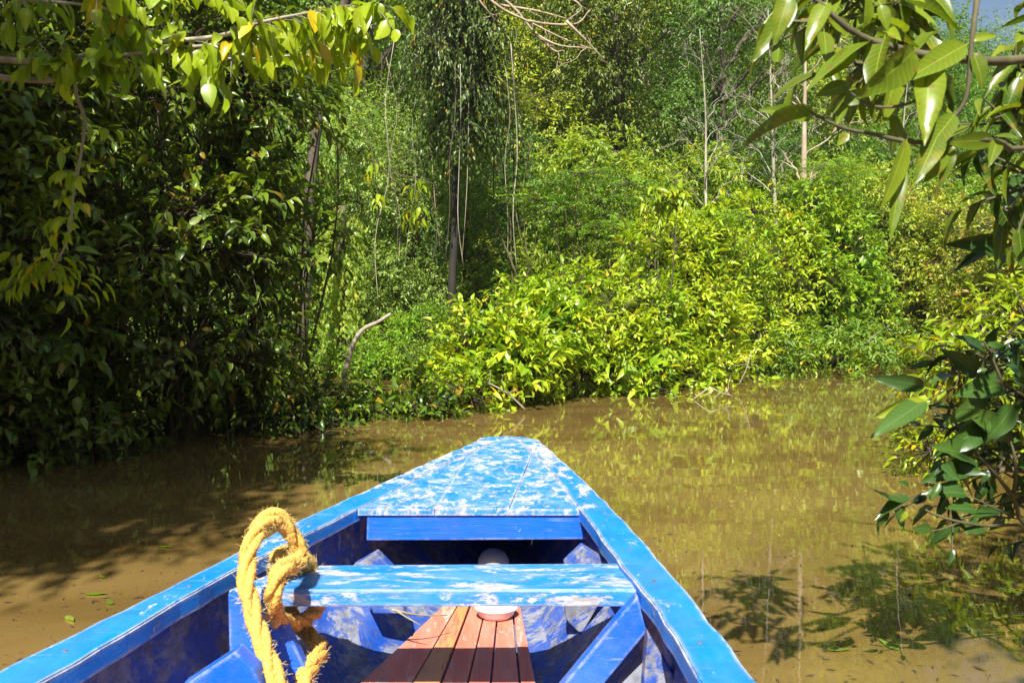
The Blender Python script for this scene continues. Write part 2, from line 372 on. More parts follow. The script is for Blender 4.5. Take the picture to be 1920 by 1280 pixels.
def water_mat():
    m, t = newmat('muddy_river_water'); n = N(t)
    geo = n('ShaderNodeNewGeometry')
    mp = n('ShaderNodeMapping'); mp.inputs['Scale'].default_value = (.55, 1.5, 1); t.links.new(geo.outputs['Position'], mp.inputs[0])
    def nz(sc, det=3.0, ro=.5, dist=0.0, vec=mp.outputs[0]):
        q = n('ShaderNodeTexNoise', i_Scale=sc, i_Detail=det, i_Roughness=ro, i_Distortion=dist); t.links.new(vec, q.inputs['Vector']); return q.outputs[0]
    col = mixc(n, smooth(n, nz(.8, 4.0, .6, .8), .35, .68), (.138, .088, .025), (.200, .130, .042))
    col = mixc(n, math_(n, 'MULTIPLY', smooth(n, nz(60, 3.0, .7, 0, geo.outputs['Position']), .66, .72), .45), col, (.10, .065, .03))
    bs = n('ShaderNodeBsdfPrincipled', i_Roughness=.01, i_IOR=1.8); t.links.new(col, bs.inputs['Base Color'])
    bs.inputs['Specular IOR Level'].default_value = .6
    b1 = n('ShaderNodeBump', i_Strength=.17, i_Distance=.004); t.links.new(nz(3.0, 2.0, .5, .3), b1.inputs['Height'])
    b2 = n('ShaderNodeBump', i_Strength=.12, i_Distance=.0008); t.links.new(nz(22.0, 2.0), b2.inputs['Height'])
    t.links.new(b1.outputs[0], b2.inputs['Normal']); t.links.new(b2.outputs[0], bs.inputs['Normal'])
    o = n('ShaderNodeOutputMaterial'); t.links.new(bs.outputs[0], o.inputs[0]); return m
M['water'] = water_mat()

# ------------------------------------------------------------------ setting: ground and river
def smoothstep(a, b, x):
    t = np.clip((x - a) / (b - a), 0, 1); return t * t * (3 - 2 * t)
def ground_z(x, y):
    far = smoothstep(24, 60, y) * 6.0
    side = smoothstep(14, 40, np.abs(x)) * 3
    back = smoothstep(-14, -40, y) * 0 + smoothstep(14, 40, -y) * 3
    base = -0.55 + 0.5 * smoothstep(14, 24, y)
    return base + np.maximum(np.maximum(far, side), back) + 0.12 * np.sin(x * .9) * np.cos(y * .7)
g = Geo(); xs = np.linspace(-160, 160, 161); ys = np.linspace(-120, 260, 191)
X, Y = np.meshgrid(xs, ys, indexing='ij'); Z = ground_z(X, Y)
i, j = np.meshgrid(np.arange(160), np.arange(190), indexing='ij'); q = i * 191 + j
F = np.concatenate([np.stack([q, q + 191, q + 192], -1).reshape(-1, 3), np.stack([q, q + 192, q + 1], -1).reshape(-1, 3)])
g.add(np.stack([X, Y, Z], -1), F); tag(g.build('ground', M['ground']), kind='structure')
g = Geo(); g.add([(-160, -120, 0), (160, -120, 0), (160, 120, 0), (-160, 120, 0)], [(0, 1, 2), (0, 2, 3)])
tag(g.build('water', M['water']), kind='structure')

# ------------------------------------------------------------------ plants
def plant(name, root, clumps, label, cat, leafm, barkm='bark', group=None, twigs=50, nleaf=8, L=.38, size=.16, wid=.42, tmpl=T_MID,
          seed=1, up=.3, droop=.2, hang=.25, stemr=.03, twig_stems=True, outdir=None, spread=.9, flat=.6, foot=1, fork=None, dj=.35, wood='stems', leaves='foliage', flatc=1.0, s0=.12, along=.7):
    r = np.random.default_rng(seed); root = np.asarray(root, float)
    o = empty(name, root, label, cat, group)
    gw = Geo(); gl = Geo()
    feet = [root + np.array([r.uniform(-.35, .35), r.uniform(-.25, .25), 0]) * (foot > 1) for _ in range(foot)]
    for k, (c, rad) in enumerate(clumps):
        c = np.asarray(c, float)
        f = min(feet, key=lambda q: abs(q[0] - c[0])) + np.array([0, 0, -.25])
        if fork is not None:
            fk = np.asarray(fork, float)
            if k == 0: tube(gw, limb(f, fk, r, .05, 14), np.linspace(.10, .06, 14), 8)
            f = fk
        p = limb(f, c, r, .10, 9, .12)
        tube(gw, p, np.linspace(stemr * r.uniform(.7, 1.1), stemr * .22, 9), 5)
        nt_ = max(3, int(twigs * r.uniform(.75, 1.25)))
        b, d = clump_twigs(c, rad, nt_, r, up, outdir)
        b[:, 2] = c[2] + (b[:, 2] - c[2]) * flatc
        b[:, 2] = np.maximum(b[:, 2], .03)
        LL = L * r.uniform(.6, 1.25, nt_)
        twig_leaves(gl, b, d, LL, nleaf, size * r.uniform(.62, 1.25), wid * r.uniform(.85, 1.15), tmpl, r, droop=droop, hang=hang * r.uniform(-.1, 1.7), spread=spread, flat=flat * r.uniform(.3, 1.2), s0=s0, along=along * r.uniform(.7, 1.5), dj=dj)
        if twig_stems:
            s = np.array([0, .35, .7, 1.0])
            e = b[:, None] + norm(d)[:, None] * (s[None] * LL[:, None])[:, :, None] - np.array([0, 0, 1.0]) * (droop * s[None] ** 2 * LL[:, None])[:, :, None]
            P = np.concatenate([np.broadcast_to(c, (nt_, 1, 3)), e], 1)
            stems(gw, P, np.full(nt_, .005 + size * .012), np.full(nt_, .0018))
    gw.build(wood, M[barkm], o, True, root); gl.build(leaves, M[leafm], o, True, root)
    return o

# --- far trees: a few kinds, built once, copied with their parts
def far_tree(name, H, Rad, zlo, ncl, twigs, nleaf, size, wid, leafm, barkm, seed, shape='round', crad=1.3, droop=.2, hang=.3, L=.9, tr=.22, tmpl=T_FAR, up=.25):
    r = np.random.default_rng(seed); o = empty(name, (0, 0, 0), 'x', 'tree')
    gw = Geo(); gl = Geo()
    trunk = catmull([(0, 0, -.8), (r.normal(0, .15), r.normal(0, .15), H * .3), (r.normal(0, .4), r.normal(0, .4), H * .6), (r.normal(0, .5), r.normal(0, .5), H * .93)], 14)
    tube(gw, trunk, np.linspace(tr, tr * .25, 14), 8)
    for k in range(ncl):
        z = zlo + (H - zlo) * ((k + r.random()) / ncl)
        tt = (z - zlo) / (H - zlo)
        if shape == 'round': rr = Rad * math.sqrt(max(.08, 1 - (2 * tt - .95) ** 2 * .85))
        elif shape == 'column': rr = Rad * (1 - .45 * tt)
        else: rr = Rad * (.45 + .75 * tt) if tt < .75 else Rad * (1.1 - .9 * (tt - .75) / .25 * .6)
        a = r.uniform(0, 2 * math.pi); q = rr * r.uniform(.35, 1.0) ** .7
        c = np.array([math.cos(a) * q, math.sin(a) * q, z])
        t0 = trunk[int(np.clip((z - rr * .5 + .8) / (H + .8) * 13, 1, 12))]
        tube(gw, limb(t0, c, r, .1, 6, .05), np.linspace(tr * .33, .02, 6), 4)
        cr = crad * r.uniform(.6, 1.25)
        nt_ = int(twigs * (cr / crad) ** 2)
        b, d = clump_twigs(c, cr, nt_, r, up, np.array([math.cos(a), math.sin(a), .3]))
        twig_leaves(gl, b, d, L * r.uniform(.5, 1.2, nt_), nleaf, size, wid, tmpl, r, droop=droop, hang=hang)
    gw.build('trunk', M[barkm], o); gl.build('crown', M[leafm], o)
    return o
def copy_tree(o):
    c = o.copy(); COL.objects.link(c)
    for ch in o.children:
        k = ch.copy(); COL.objects.link(k); k.parent = c
    return c
KINDS = {
 'broad': far_tree('broadleaf_tree', 17, 3.6, 1.0, 74, 84, 9, .19, .42, 'leaf_far', 'bark', 11),
 'yellow': far_tree('broadleaf_tree', 15, 3.2, .6, 68, 84, 9, .18, .40, 'leaf_far2', 'bark_pale', 12),
 'grey': far_tree('broadleaf_tree', 16, 3.0, .8, 72, 100, 9, .14, .45, 'leaf_grey', 'bark', 13, 'column'),
 'deep': far_tree('broadleaf_tree', 18, 3.6, 4.6, 72, 80, 9, .18, .42, 'leaf_deep', 'bark', 14, 'umbrella', hang=.6),
 'low': far_tree('understorey_tree', 6, 2.2, .3, 34, 56, 9, .20, .40, 'leaf_far2', 'bark', 15, crad=.9, L=.6, tr=.08),
 'lowgrey': far_tree('understorey_tree', 6.5, 2.3, .3, 40, 84, 9, .12, .45, 'leaf_grey', 'bark', 17, crad=.8, L=.55, tr=.08),
 'lowdark': far_tree('understorey_tree', 6.5, 2.2, .3, 34, 56, 9, .20, .42, 'leaf_far', 'bark', 16, crad=.9, L=.6, tr=.08),
}
used = set()
def place(kind, px, y, sc, rz, label, cat, group, hz=1.0):
    src = KINDS[kind]
    o = src if kind not in used else copy_tree(src); used.add(kind)
    x = (px - 960) / FPX * y
    z = float(ground_z(np.array(x), np.array(y)))
    o.location = (x, y, max(z, -.6)); o.rotation_euler = (0, 0, rz); o.scale = (sc, sc, sc * hz)
    tag(o, label, cat, group); return o
GT = 'tall forest trees behind the river bank'
trees = [
 # kind, px, distance, scale, rotation, label, height factor
 ('grey', 40, 19, .95, .3, 'tall tree at the far left, glimpsed between the dark leaves of the left bank', 1),
 ('broad', 330, 22, 1.0, 1.3, 'tall green tree half hidden behind the overhanging branch at top left', 1),
 ('broad', 560, 25, 1.0, 2.1, 'mid green tree just left of the vine-clad stump', 1),
 ('grey', 700, 21, .85, 2.5, 'grey green fine-leaved tree above the bright bush by the inlet', 1),
 ('grey', 800, 29, 1.15, .9, 'tall fine-leaved tree left of the dark vine-hung tree', 1),
 ('yellow', 930, 26, .95, 4.0, 'olive yellow tree right behind the vine-hung tree', 1),
 ('broad', 1040, 30, 1.1, 5.1, 'green tree behind the feathery-leaved sapling', 1),
 ('deep', 1150, 25, .9, .4, 'dark green tree with drooping leaves over the middle of the bank', 1),
 ('yellow', 1260, 29, 1.05, 2.0, 'yellow green tree directly behind the thin dead tree', 1),
 ('grey', 1370, 24, .85, 3.3, 'pale fine-leaved tree between the two dead trees', 1),
 ('broad', 1470, 32, 1.1, 1.1, 'green tree behind the pale trunk with rusty bark', 1),
 ('yellow', 1590, 27, .75, 5.6, 'yellow green tree right of the rusty pale trunk', 1),
 ('broad', 1700, 26, .62, 3.9, 'round green tree behind the large hanging leaves at top right', 1),
 ('deep', 1830, 30, .60, 2.7, 'dark tree low under the sky gap at top right', .9),
 ('grey', 1960, 25, .72, 4.4, 'grey green tree at the right edge behind the dark foliage', .9),
]
for k, px, y, sc, rz, lb, hz in trees: place(k, px, y, sc, rz, lb, 'tree', GT, hz)
back = [('broad', 120, 40, 1.5, .2), ('grey', 480, 42, 1.6, 1.2), ('yellow', 680, 38, 1.4, 2.2), ('deep', 860, 43, 1.5, 3.1), ('broad', 1090, 42, 1.6, 4.4),
        ('grey', 1210, 38, 1.45, 5.2), ('yellow', 1350, 44, 1.5, .7), ('broad', 1480, 46, 1.35, 1.9), ('yellow', 1640, 42, 1.0, 2.9), ('grey', 1790, 44, .82, 4.1), ('broad', 1930, 40, .72, 5.0)]
backl = ['tree crown in the second row above the top left branch', 'tree crown in the second row above the vine-clad stump', 'yellowish crown in the second row left of the vine-hung tree',
 'dark crown in the second row behind the vine-hung tree', 'green crown in the second row over the feathery sapling', 'fine-leaved crown in the second row left of the thin dead tree',
 'yellow green crown in the second row right of the thin dead tree', 'broad green crown in the second row above the rusty trunk', 'lower yellowish crown in the second row left of the sky gap',
 'thin-topped crown standing against the sky gap at top right', 'low crown in the second row at the right edge of the picture']
for (k, px, y, sc, rz), lb in zip(back, backl): place(k, px, y, sc, rz, lb, 'tree', 'second row of forest trees')
low = [('lowgrey', 620, 18.5, .95, .5, 'dark small tree behind the vine-clad stump'), ('lowgrey', 750, 19.5, .9, 1.5, 'small leafy tree behind the bright bush by the inlet'),
 ('lowgrey', 880, 21.5, .95, 3.7, 'olive fine-leaved small tree under the dark vine-hung tree'), ('lowdark', 900, 25, .8, 2.2, 'dark understorey tree in the shaded hollow'), ('lowdark', 1055, 19, .72, 3.2, 'understorey tree below the feathery sapling'),
 ('lowdark', 1140, 17.5, .8, 4.0, 'understorey tree behind the tall yellow sprig'), ('low', 1270, 20, .85, 5.0, 'light green understorey tree at the foot of the thin dead tree'),
 ('low', 1400, 22, .85, .1, 'light understorey tree left of the rusty pale trunk'), ('lowdark', 1530, 22, .85, 1.1, 'understorey tree at the foot of the rusty pale trunk'),
 ('low', 1650, 21, .8, 2.4, 'yellowish understorey tree under the large hanging leaves'), ('lowdark', 1770, 23, .8, 3.4, 'dark understorey tree behind the right end of the long bush'),
 ('low', 1900, 23, .9, 4.4, 'yellow green understorey tree at the right edge')]
for k, px, y, sc, rz, lb in low: place(k, px, y, sc, rz, lb, 'tree', 'small understorey trees')
# far-off wood that closes the view
r = np.random.default_rng(5); g = Geo(); gw = Geo()
for px in np.arange(-300, 2300, 70):
    for rep in range(2):
        y = r.uniform(56, 78); x = (px + r.uniform(-30, 30) - 960) / FPX * y; gz = float(ground_z(np.array(x), np.array(y)))
        top = gz + (22 if px < 1500 else 11) + r.uniform(-3, 3)
        tube(gw, limb((x, y, gz - 1), (x, y, top - 2), r, .03), np.linspace(.3, .1, 7), 5)
        for k in range(16):
            c = np.array([x + r.normal(0, 2.0), y + r.normal(0, 2.0), r.uniform(gz + 1, top)])
            b, d = clump_twigs(c, 2.2, 50, r)
            twig_leaves(g, b, d, 1.4, 6, .5, .5, T_FAR, r)
fo = g.build('distant_forest', M['leaf_far']); tag(fo, kind='stuff')
gw.build('trunk', M['bark_pale'], fo)['kind'] = 'stuff'

# wood on both sides and behind the camera, closing off the sky there
r = np.random.default_rng(9); g = Geo()
spots = [(x, y) for x in (-13, -17) for y in range(-14, 16, 4)] + [(x, y) for x in (9, 13) for y in range(-14, 5, 4)] + [(x, -17) for x in range(-12, 12, 4)]
gw = Geo()
for x, y in spots:
    x += r.uniform(-1, 1); y += r.uniform(-1, 1); tube(gw, limb((x, y, -1), (x, y, 9), r, .04), np.linspace(.2, .08, 7), 6)
    for k in range(14):
        c = np.array([x + r.normal(0, 1.3), y + r.normal(0, 1.3), r.uniform(.6, 10.5)])
        b, d = clump_twigs(c, 1.4, 45, r); b[:, 2] = np.maximum(b[:, 2], .1)
        twig_leaves(g, b, d, 1.0, 6, .4, .5, T_FAR, r)
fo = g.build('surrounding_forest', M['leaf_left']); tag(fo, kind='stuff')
gw.build('trunk', M['bark'], fo)['kind'] = 'stuff'

# --- undergrowth at the foot of the forest
r = np.random.default_rng(6); g = Geo()
for k in range(420):
    px = r.uniform(-100, 2050); y = r.uniform(14.5, 27); x = (px - 960) / FPX * y
    z = max(float(ground_z(np.array(x), np.array(y))), .05)
    if 840 < px < 1020 and y < 23: continue
    if 500 < px < 860 and y < 17.5: continue
    c = np.array([x, y, z + r.uniform(.1, .7)])
    b, d = clump_twigs(c, .5, 16, r, .6)
    b[:, 2] = np.maximum(b[:, 2], .05)
    twig_leaves(g, b, d, .45, 7, .17, .4, T_FAR, r)
tag(g.build('undergrowth', M['leaf_far']), kind='stuff')

# --- long sunlit bush in the middle
TOP = [(850, 655), (885, 560), (920, 510), (1000, 480), (1100, 478), (1180, 455), (1230, 410), (1300, 385), (1400, 360), (1500, 348), (1600, 330), (1700, 335), (1800, 370), (1920, 380), (2100, 380)]
BOT = [(850, 790), (1000, 772), (1200, 748), (1400, 712), (1600, 692), (1750, 688), (1820, 705), (2000, 750), (2100, 760)]
def interp(T, x): return float(np.interp(x, [a for a, _ in T], [b for _, b in T]))
r = np.random.default_rng(21)
bush = {}
edges = [850, 980, 1110, 1240, 1370, 1510, 1650, 1800, 2100]
for k in range(235):
    px = 862 + (2080 - 862) * r.random() ** .92
    yb = interp(BOT, px); yt = interp(TOP, px)
    d0 = CAM_H * FPX / (yb - 600)
    f = r.random() ** .85
    rad = r.uniform(.34, .56) * (.8 + d0 / 40)
    rpx = rad / d0 * FPX
    py = yb - (yb - yt - rpx * .9) * f - rpx * .25
    dist = d0 + .35 + f * 1.4 + r.uniform(0, 1.2)
    c = ony(px, py, dist); c[2] = max(c[2], .15)
    s = sum(px > e for e in edges[1:-1])
    bush.setdefault(s, []).append((c, rad))
BL = ['glossy-leaved shrub at the left end of the long bush, just behind the bow', 'glossy shrub second from the left in the long sunlit bush',
      'sunlit shrub of the long bush standing straight beyond the bow tip', 'sunlit shrub under the tall yellow sprig in the long bush',
      'tall dense shrub below the thin dead tree', 'shrub of the long bush below the rusty pale trunk', 'yellowing dry-looking shrub near the right end of the long bush',
      'yellow green shrub at the right end of the long bush behind the hanging leaves']
BM = ['leaf_bush', 'leaf_bush', 'leaf_bush', 'leaf_bush', 'leaf_bush', 'leaf_bush', 'leaf_olive', 'leaf_olive']
for s in range(8):
    cl = bush[s]; mx = np.mean([c[0] for c, _ in cl]); my = np.mean([c[1] for c, _ in cl])
    plant('riverside_shrub', (mx, my, -.3), cl, BL[s], 'shrub', BM[s], group='shrubs of the long sunlit bush', twigs=50 if s < 5 else 66, nleaf=7, L=.34,
          size=.165 if s < 6 else .14, wid=.48, seed=30 + s, stemr=.016, foot=4, hang=.06, droop=.1, up=.5, dj=.5)

# --- shaded trees of the left bank
LB = [(-250, 930), (0, 905), (200, 880), (400, 850), (600, 808), (700, 800)]
r = np.random.default_rng(41); left = {}
edges = [-260, 110, 260, 400, 520, 700]
for k in range(235):
    px = r.uniform(-240, 605); yb = interp(LB, px)
    py = r.uniform(-150, yb - 25)
    if px > 520 and 330 < py < 640 and r.random() < .7: continue
    if px > 600 and py < 560: px -= 60
    if 560 < py < 740 and px > 535: continue
    d0 = CAM_H * FPX / (yb - 600)
    dist = d0 + .3 + r.uniform(0, 1) ** 1.5 * (3.2 if px < 440 else 1.0)
    if px > 470 and py < 90: continue
    c = ony(px, py, dist); c[2] = max(c[2], .12)
    s = sum(px > e for e in edges[1:-1])
    left.setdefault(s, []).append((c, r.uniform(.16, .5)))
LL_ = ['shaded leafy tree at the left edge, its foliage reaching down to the water', 'shaded tree behind the thin crooked hanging stem on the left bank',
      'shaded tree of the left bank under the bright overhanging branch', 'shaded tree whose leaves touch the water left of the bow',
      'open shaded tree at the right end of the left bank, bright forest showing through']
for s in range(5):
    cl = left[s]; mx = np.mean([c[0] for c, _ in cl]); my = np.mean([c[1] for c, _ in cl])
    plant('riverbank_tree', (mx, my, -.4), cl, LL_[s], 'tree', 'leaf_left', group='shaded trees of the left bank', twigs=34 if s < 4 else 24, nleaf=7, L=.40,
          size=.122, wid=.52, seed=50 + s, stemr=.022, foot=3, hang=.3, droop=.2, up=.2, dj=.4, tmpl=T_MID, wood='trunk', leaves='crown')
# low plants standing in the water between left bank and bush
cl = [(ony(px, py, d), rad) for px, py, d, rad in [(590, 770, 8.4, .2), (640, 775, 8.7, .2), (700, 770, 8.9, .18), (760, 770, 8.9, .2), (820, 765, 9.0, .2), (680, 745, 8.8, .12), (800, 742, 9.1, .16), (540, 790, 7.9, .2)]]
plant('water_shrub', (-1.6, 8.9, -.3), cl, 'low dark shrub standing in the water left of the bow', 'shrub', 'leaf_left', twigs=22, nleaf=6, L=.34, size=.17, wid=.42, seed=61, stemr=.012, foot=5, up=.6, tmpl=T_NEAR)

# --- inlet: bright bush, vine-clad stump, crooked dead branch
cl = [(ony(px, py, d + 1.8), rad * 1.12) for px, py, d, rad in [(700, 668, 13.5, .35), (740, 640, 13.8, .4), (790, 625, 14, .45), (835, 620, 14.2, .45), (760, 675, 13.2, .35), (820, 680, 13.2, .4), (720, 690, 13.0, .3), (870, 650, 14, .4), (680, 690, 13.3, .25), (800, 600, 14.3, .3), (860, 690, 13, .35), (770, 610, 14.4, .3)]]
plant('leafy_shrub', (-1.8, 15.6, -.3), cl, 'bright green small-leaved bush beside the inlet', 'shrub', 'leaf_feather', twigs=120, nleaf=8, L=.3, size=.10, wid=.42, seed=62, stemr=.015, foot=4, up=.5)
cl = [(ony(px, py, d + 1.8), rad * 1.12) for px, py, d, rad in [(560, 690, 14, .5), (600, 660, 14.5, .45), (520, 660, 14.5, .5), (620, 690, 13.6, .3), (560, 620, 15, .5), (470, 650, 15, .5), (430, 600, 15.5, .6), (540, 560, 15.5, .5), (600, 560, 15.5, .35)]]
plant('leafy_shrub', (-4.6, 16.3, -.3), cl, 'bright shrub seen through the gaps of the left bank trees', 'shrub', 'leaf_feather', twigs=100, nleaf=8, L=.34, size=.10, wid=.42, seed=63, stemr=.015, foot=4, up=.5)
def vine_column(name, px, ytop, ybot, dist, rad, label, seed, leafm='leaf_far2', size=.12, n=520):
    r = np.random.default_rng(seed); b0 = ony(px, ybot, dist); b0[2] = -.4; t0 = ony(px + 4, ytop, dist)
    o = empty(name, b0, label, 'tree'); gw = Geo(); gl = Geo()
    p = limb(b0, t0, r, .03, 12); tube(gw, p, np.linspace(rad * .6, rad * .35, 12), 8)
    k = r.uniform(0, 1, n); c = np.array([np.interp(k, np.linspace(0, 1, 12), p[:, i]) for i in range(3)]).T
    a = r.uniform(0, 2 * math.pi, n); d = np.stack([np.cos(a), np.sin(a), np.full(n, -.9)], -1)
    base = c + np.stack([np.cos(a), np.sin(a), np.zeros(n)], -1) * rad * r.uniform(.6, 1.5, n)[:, None]
    base[:, 2] = np.maximum(base[:, 2], .1)
    twig_leaves(gl, base, d, .3 * r.uniform(.6, 1.6, n), 6, size, .6, T_MID, r, droop=.5, hang=1.0)
    gw.build('trunk', M['bark'], o, offset=b0); gl.build('crown', M[leafm], o, offset=b0)
vine_column('vine_clad_trunk', 640, 385, 705, 15.6, .18, 'tall stump wrapped in hanging yellow green vine leaves beside the inlet', 64)
vine_column('vine_clad_trunk', 585, 250, 700, 17, .22, 'vine-wrapped trunk half hidden behind the left bank leaves', 65, 'leaf_far2', .12, 800)
# crooked dead branch rising out of the water
g = Geo(); p = catmull([ony(655, 745, 12.8) * [1, 1, 0] + [0, 0, -.35], ony(646, 710, 12.8), ony(652, 680, 12.8), ony(662, 645, 12.8), ony(680, 618, 12.85), ony(708, 604, 12.9), ony(733, 588, 12.9)], 26)
tube(g, p, np.linspace(.052, .027, 26) * (1 + .15 * np.sin(np.arange(26) * 1.7)), 8)
tube(g, catmull([p[11], p[11] + [-.05, 0, .1], p[11] + [-.07, 0, .22]], 5), np.linspace(.014, .006, 5), 5)
o = g.build('dead_branch', M['bark_pale'], offset=p[0]); o.location = tuple(p[0]); tag(o, 'crooked bleached dead branch sticking out of the water by the inlet', 'branch')

# --- dark vine-hung tree
r = np.random.default_rng(70); root = ony(850, 700, 17); root[2] = -.3
cl = []
for k in range(34):
    px = r.uniform(790, 925); py = r.uniform(-160, 170) if k < 26 else r.uniform(150, 240)
    if k >= 26: px = r.uniform(820, 915)
    cl.append((ony(px, py, r.uniform(15.6, 17.6)), r.uniform(.35, .6)))
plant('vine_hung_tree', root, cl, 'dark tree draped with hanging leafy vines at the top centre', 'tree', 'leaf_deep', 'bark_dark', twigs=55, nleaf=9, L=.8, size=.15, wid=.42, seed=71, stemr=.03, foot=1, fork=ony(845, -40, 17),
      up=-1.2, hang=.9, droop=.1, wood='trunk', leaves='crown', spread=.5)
# --- lianas hanging in the hollow
r = np.random.default_rng(72)
where = ['above the bright inlet bush', 'at the left side of the shaded hollow', 'in the middle of the shaded hollow', 'above the left end of the long bush']
for k in range(12):
    zone = k // 3; x0 = 690 + zone * 78; px = x0 + r.uniform(0, 60); y = r.uniform(14.5, 17.5); a = ony(px, r.uniform(40, 170), y); b = ony(px + r.uniform(-40, 40), r.uniform(480, 610), y)
    g = Geo(); tube(g, limb(a, b, r, .07, 14), r.uniform(.004, .009), 5)
    o = g.build('liana', M[['bark_pale', 'bark_rust', 'bark'][k % 3]], offset=a); o.location = tuple(a)
    tag(o, ['pale', 'reddish brown', 'dark'][k % 3] + ' thin liana hanging ' + where[zone], 'vine', 'lianas hanging in the shaded hollow')

# --- feathery-leaved saplings
def feathery(px_list, dist, label, seed, root_px, leafm='leaf_feather', n=26, L=.55, size=.075, name='feathery_tree'):
    r = np.random.default_rng(seed); root = ony(root_px, 690, dist); root[2] = -.2
    o = empty(name, root, label, 'tree'); gw = Geo(); gl = Geo()
    for px, py, w_ in px_list:
        c = ony(px, py, dist + r.uniform(-.4, .4)); tube(gw, limb(root, c, r, .06, 9, .1), np.linspace(.03, .008, 9), 5)
        m = n; a = r.uniform(0, 2 * math.pi, m)
        base = c + np.stack([np.cos(a), np.sin(a), r.normal(0, .12, m)], -1) * (w_ * r.uniform(.0, 1, m))[:, None]
        d = np.stack([np.cos(a), np.sin(a), r.uniform(-.05, .3, m)], -1)
        twig_leaves(gl, base, d, L * r.uniform(.7, 1.2, m), 28, size, .3, T_FAR, r, droop=.28, hang=.05, flat=.98, spread=1.0, along=.3)
        s = np.array([0, .5, 1.0]); P = base[:, None] + d[:, None] * (s * L)[None, :, None] - np.array([0, 0, 1.]) * (.28 * s * s * L)[None, :, None]
        stems(gw, np.concatenate([np.broadcast_to(c, (m, 1, 3)), P], 1), np.full(m, .006), np.full(m, .003))
    gw.build('trunk', M['bark_twig'], o, offset=root); gl.build('crown', M[leafm], o, offset=root)
feathery([(1040, 345, .6), (1090, 325, .5), (1130, 375, .6), (1060, 395, .5), (1180, 345, .5), (1010, 375, .4), (1100, 440, .5), (1150, 420, .4)], 15.5, 'feathery-leaved sapling with layered bright fronds in front of the dark hollow', 80, 1110, n=34)
feathery([(1180, 450, .5), (1240, 470, .5), (1290, 425, .5), (1340, 405, .4), (1200, 425, .3)], 14.8, 'low feathery sapling rising behind the middle of the long bush', 81, 1240, n=30)
feathery([(960, 190, .6), (1010, 180, .6), (930, 215, .5), (890, 205, .4)], 17.5, 'feathery yellowish spray of fronds right of the vine-hung tree', 82, 990, 'leaf_far2', n=26)
feathery([(1560, 310, .5), (1530, 345, .5), (1590, 330, .4), (1550, 370, .4)], 19, 'dark green feathery sapling beside the rusty pale trunk', 83, 1560, n=40, L=.6)
# tall yellow sprig
cl = [(ony(1250, 372, 12.6), .16), (ony(1225, 395, 12.7), .14), (ony(1270, 385, 12.6), .12), (ony(1215, 440, 12.6), .18), (ony(1180, 465, 12.4), .16), (ony(1240, 430, 12.6), .18)]
plant('tall_sapling', ony(1215, 700, 12.6) * [1, 1, 0] + [0, 0, -.2], cl, 'tall sapling tipped with drooping yellow leaves above the long bush', 'sapling', 'leaf_bright', twigs=9, nleaf=6, L=.25, size=.2, wid=.36, seed=84, stemr=.02, up=1.4, hang=.7)

# --- bare pale trees
def bare_tree(name, base, top, r0, label, cat, seed, nb=16, bl=(1.2, 3.0), barkm='bark_pale', start=.25, sub=4, ang=.9, up=.8, group=None, subl=.5, wig=.02):
    r = np.random.default_rng(seed); base = np.asarray(base, float); o = empty(name, base, label, cat, group); g = Geo(); gb = Geo()
    p = limb(base, top, r, wig, 20); tube(g, p, np.linspace(r0, r0 * .1, 20), 8)
    def br(q0, d, L, rad, dep):
        d = norm(d); e = q0 + d * L
        k = limb(q0, e, r, .16, 8, .1); tube(gb, k, np.linspace(rad, rad * .3, 8), 4)
        if dep > 0:
            for _ in range(sub):
                i = r.integers(2, 8); br(k[min(i, 7)], d + r.normal(0, .6, 3) + [0, 0, .15], L * subl * r.uniform(.5, 1.2), rad * .5, dep - 1)
    for k in range(nb):
        t = start + (1 - start) * (k + r.random()) / nb; q0 = p[int(t * 19)]
        a = r.uniform(0, 2 * math.pi); br(q0, np.array([math.cos(a) * ang, math.sin(a) * ang, up]), r.uniform(*bl) * (1.15 - t * .7), r0 * .4 * (1.2 - t), 2)
    g.build('trunk', M[barkm], o, offset=base); gb.build('branches', M[barkm], o, offset=base)
bt = lambda px, py, d: ony(px, py, d)
bare_tree('dead_tree', bt(1330, 640, 18.5) * [1, 1, 0], bt(1312, 55, 18.5), .065, 'thin pale dead tree with wispy bare twigs rising above the long bush', 'tree', 90, nb=22, bl=(.9, 2.0))
bare_tree('dead_tree', bt(1470, 640, 21) * [1, 1, 0], bt(1440, 20, 21), .085, 'pale leafless tree with tangled branches just left of the large hanging leaves', 'tree', 91, nb=24, bl=(1.2, 3.0), start=.45)
bare_tree('pale_tree', bt(1512, 640, 20) * [1, 1, 0], bt(1512, 40, 20), .15, 'stout pale trunk with rusty bark above the right part of the long bush', 'tree', 92, nb=10, bl=(1.0, 2.4), barkm='bark_rust', start=.5)
bare_tree('dead_tree', bt(1680, 640, 22) * [1, 1, 0], bt(1705, 120, 22), .07, 'slim grey dead stem behind the drooping leaf cluster at right', 'tree', 93, nb=10, bl=(.7, 1.6), start=.3)
r = np.random.default_rng(94)
base = bt(560, 640, 14.0) * [1, 1, 0]
o = empty('arching_tree', base, 'slender tree whose bare brown branches arch across the top centre', 'tree'); g = Geo(); gb = Geo()
p = catmull([base, bt(600, 200, 14), bt(720, -150, 13.5), bt(860, -60, 13)], 22); tube(g, p, np.linspace(.12, .05, 22), 7)
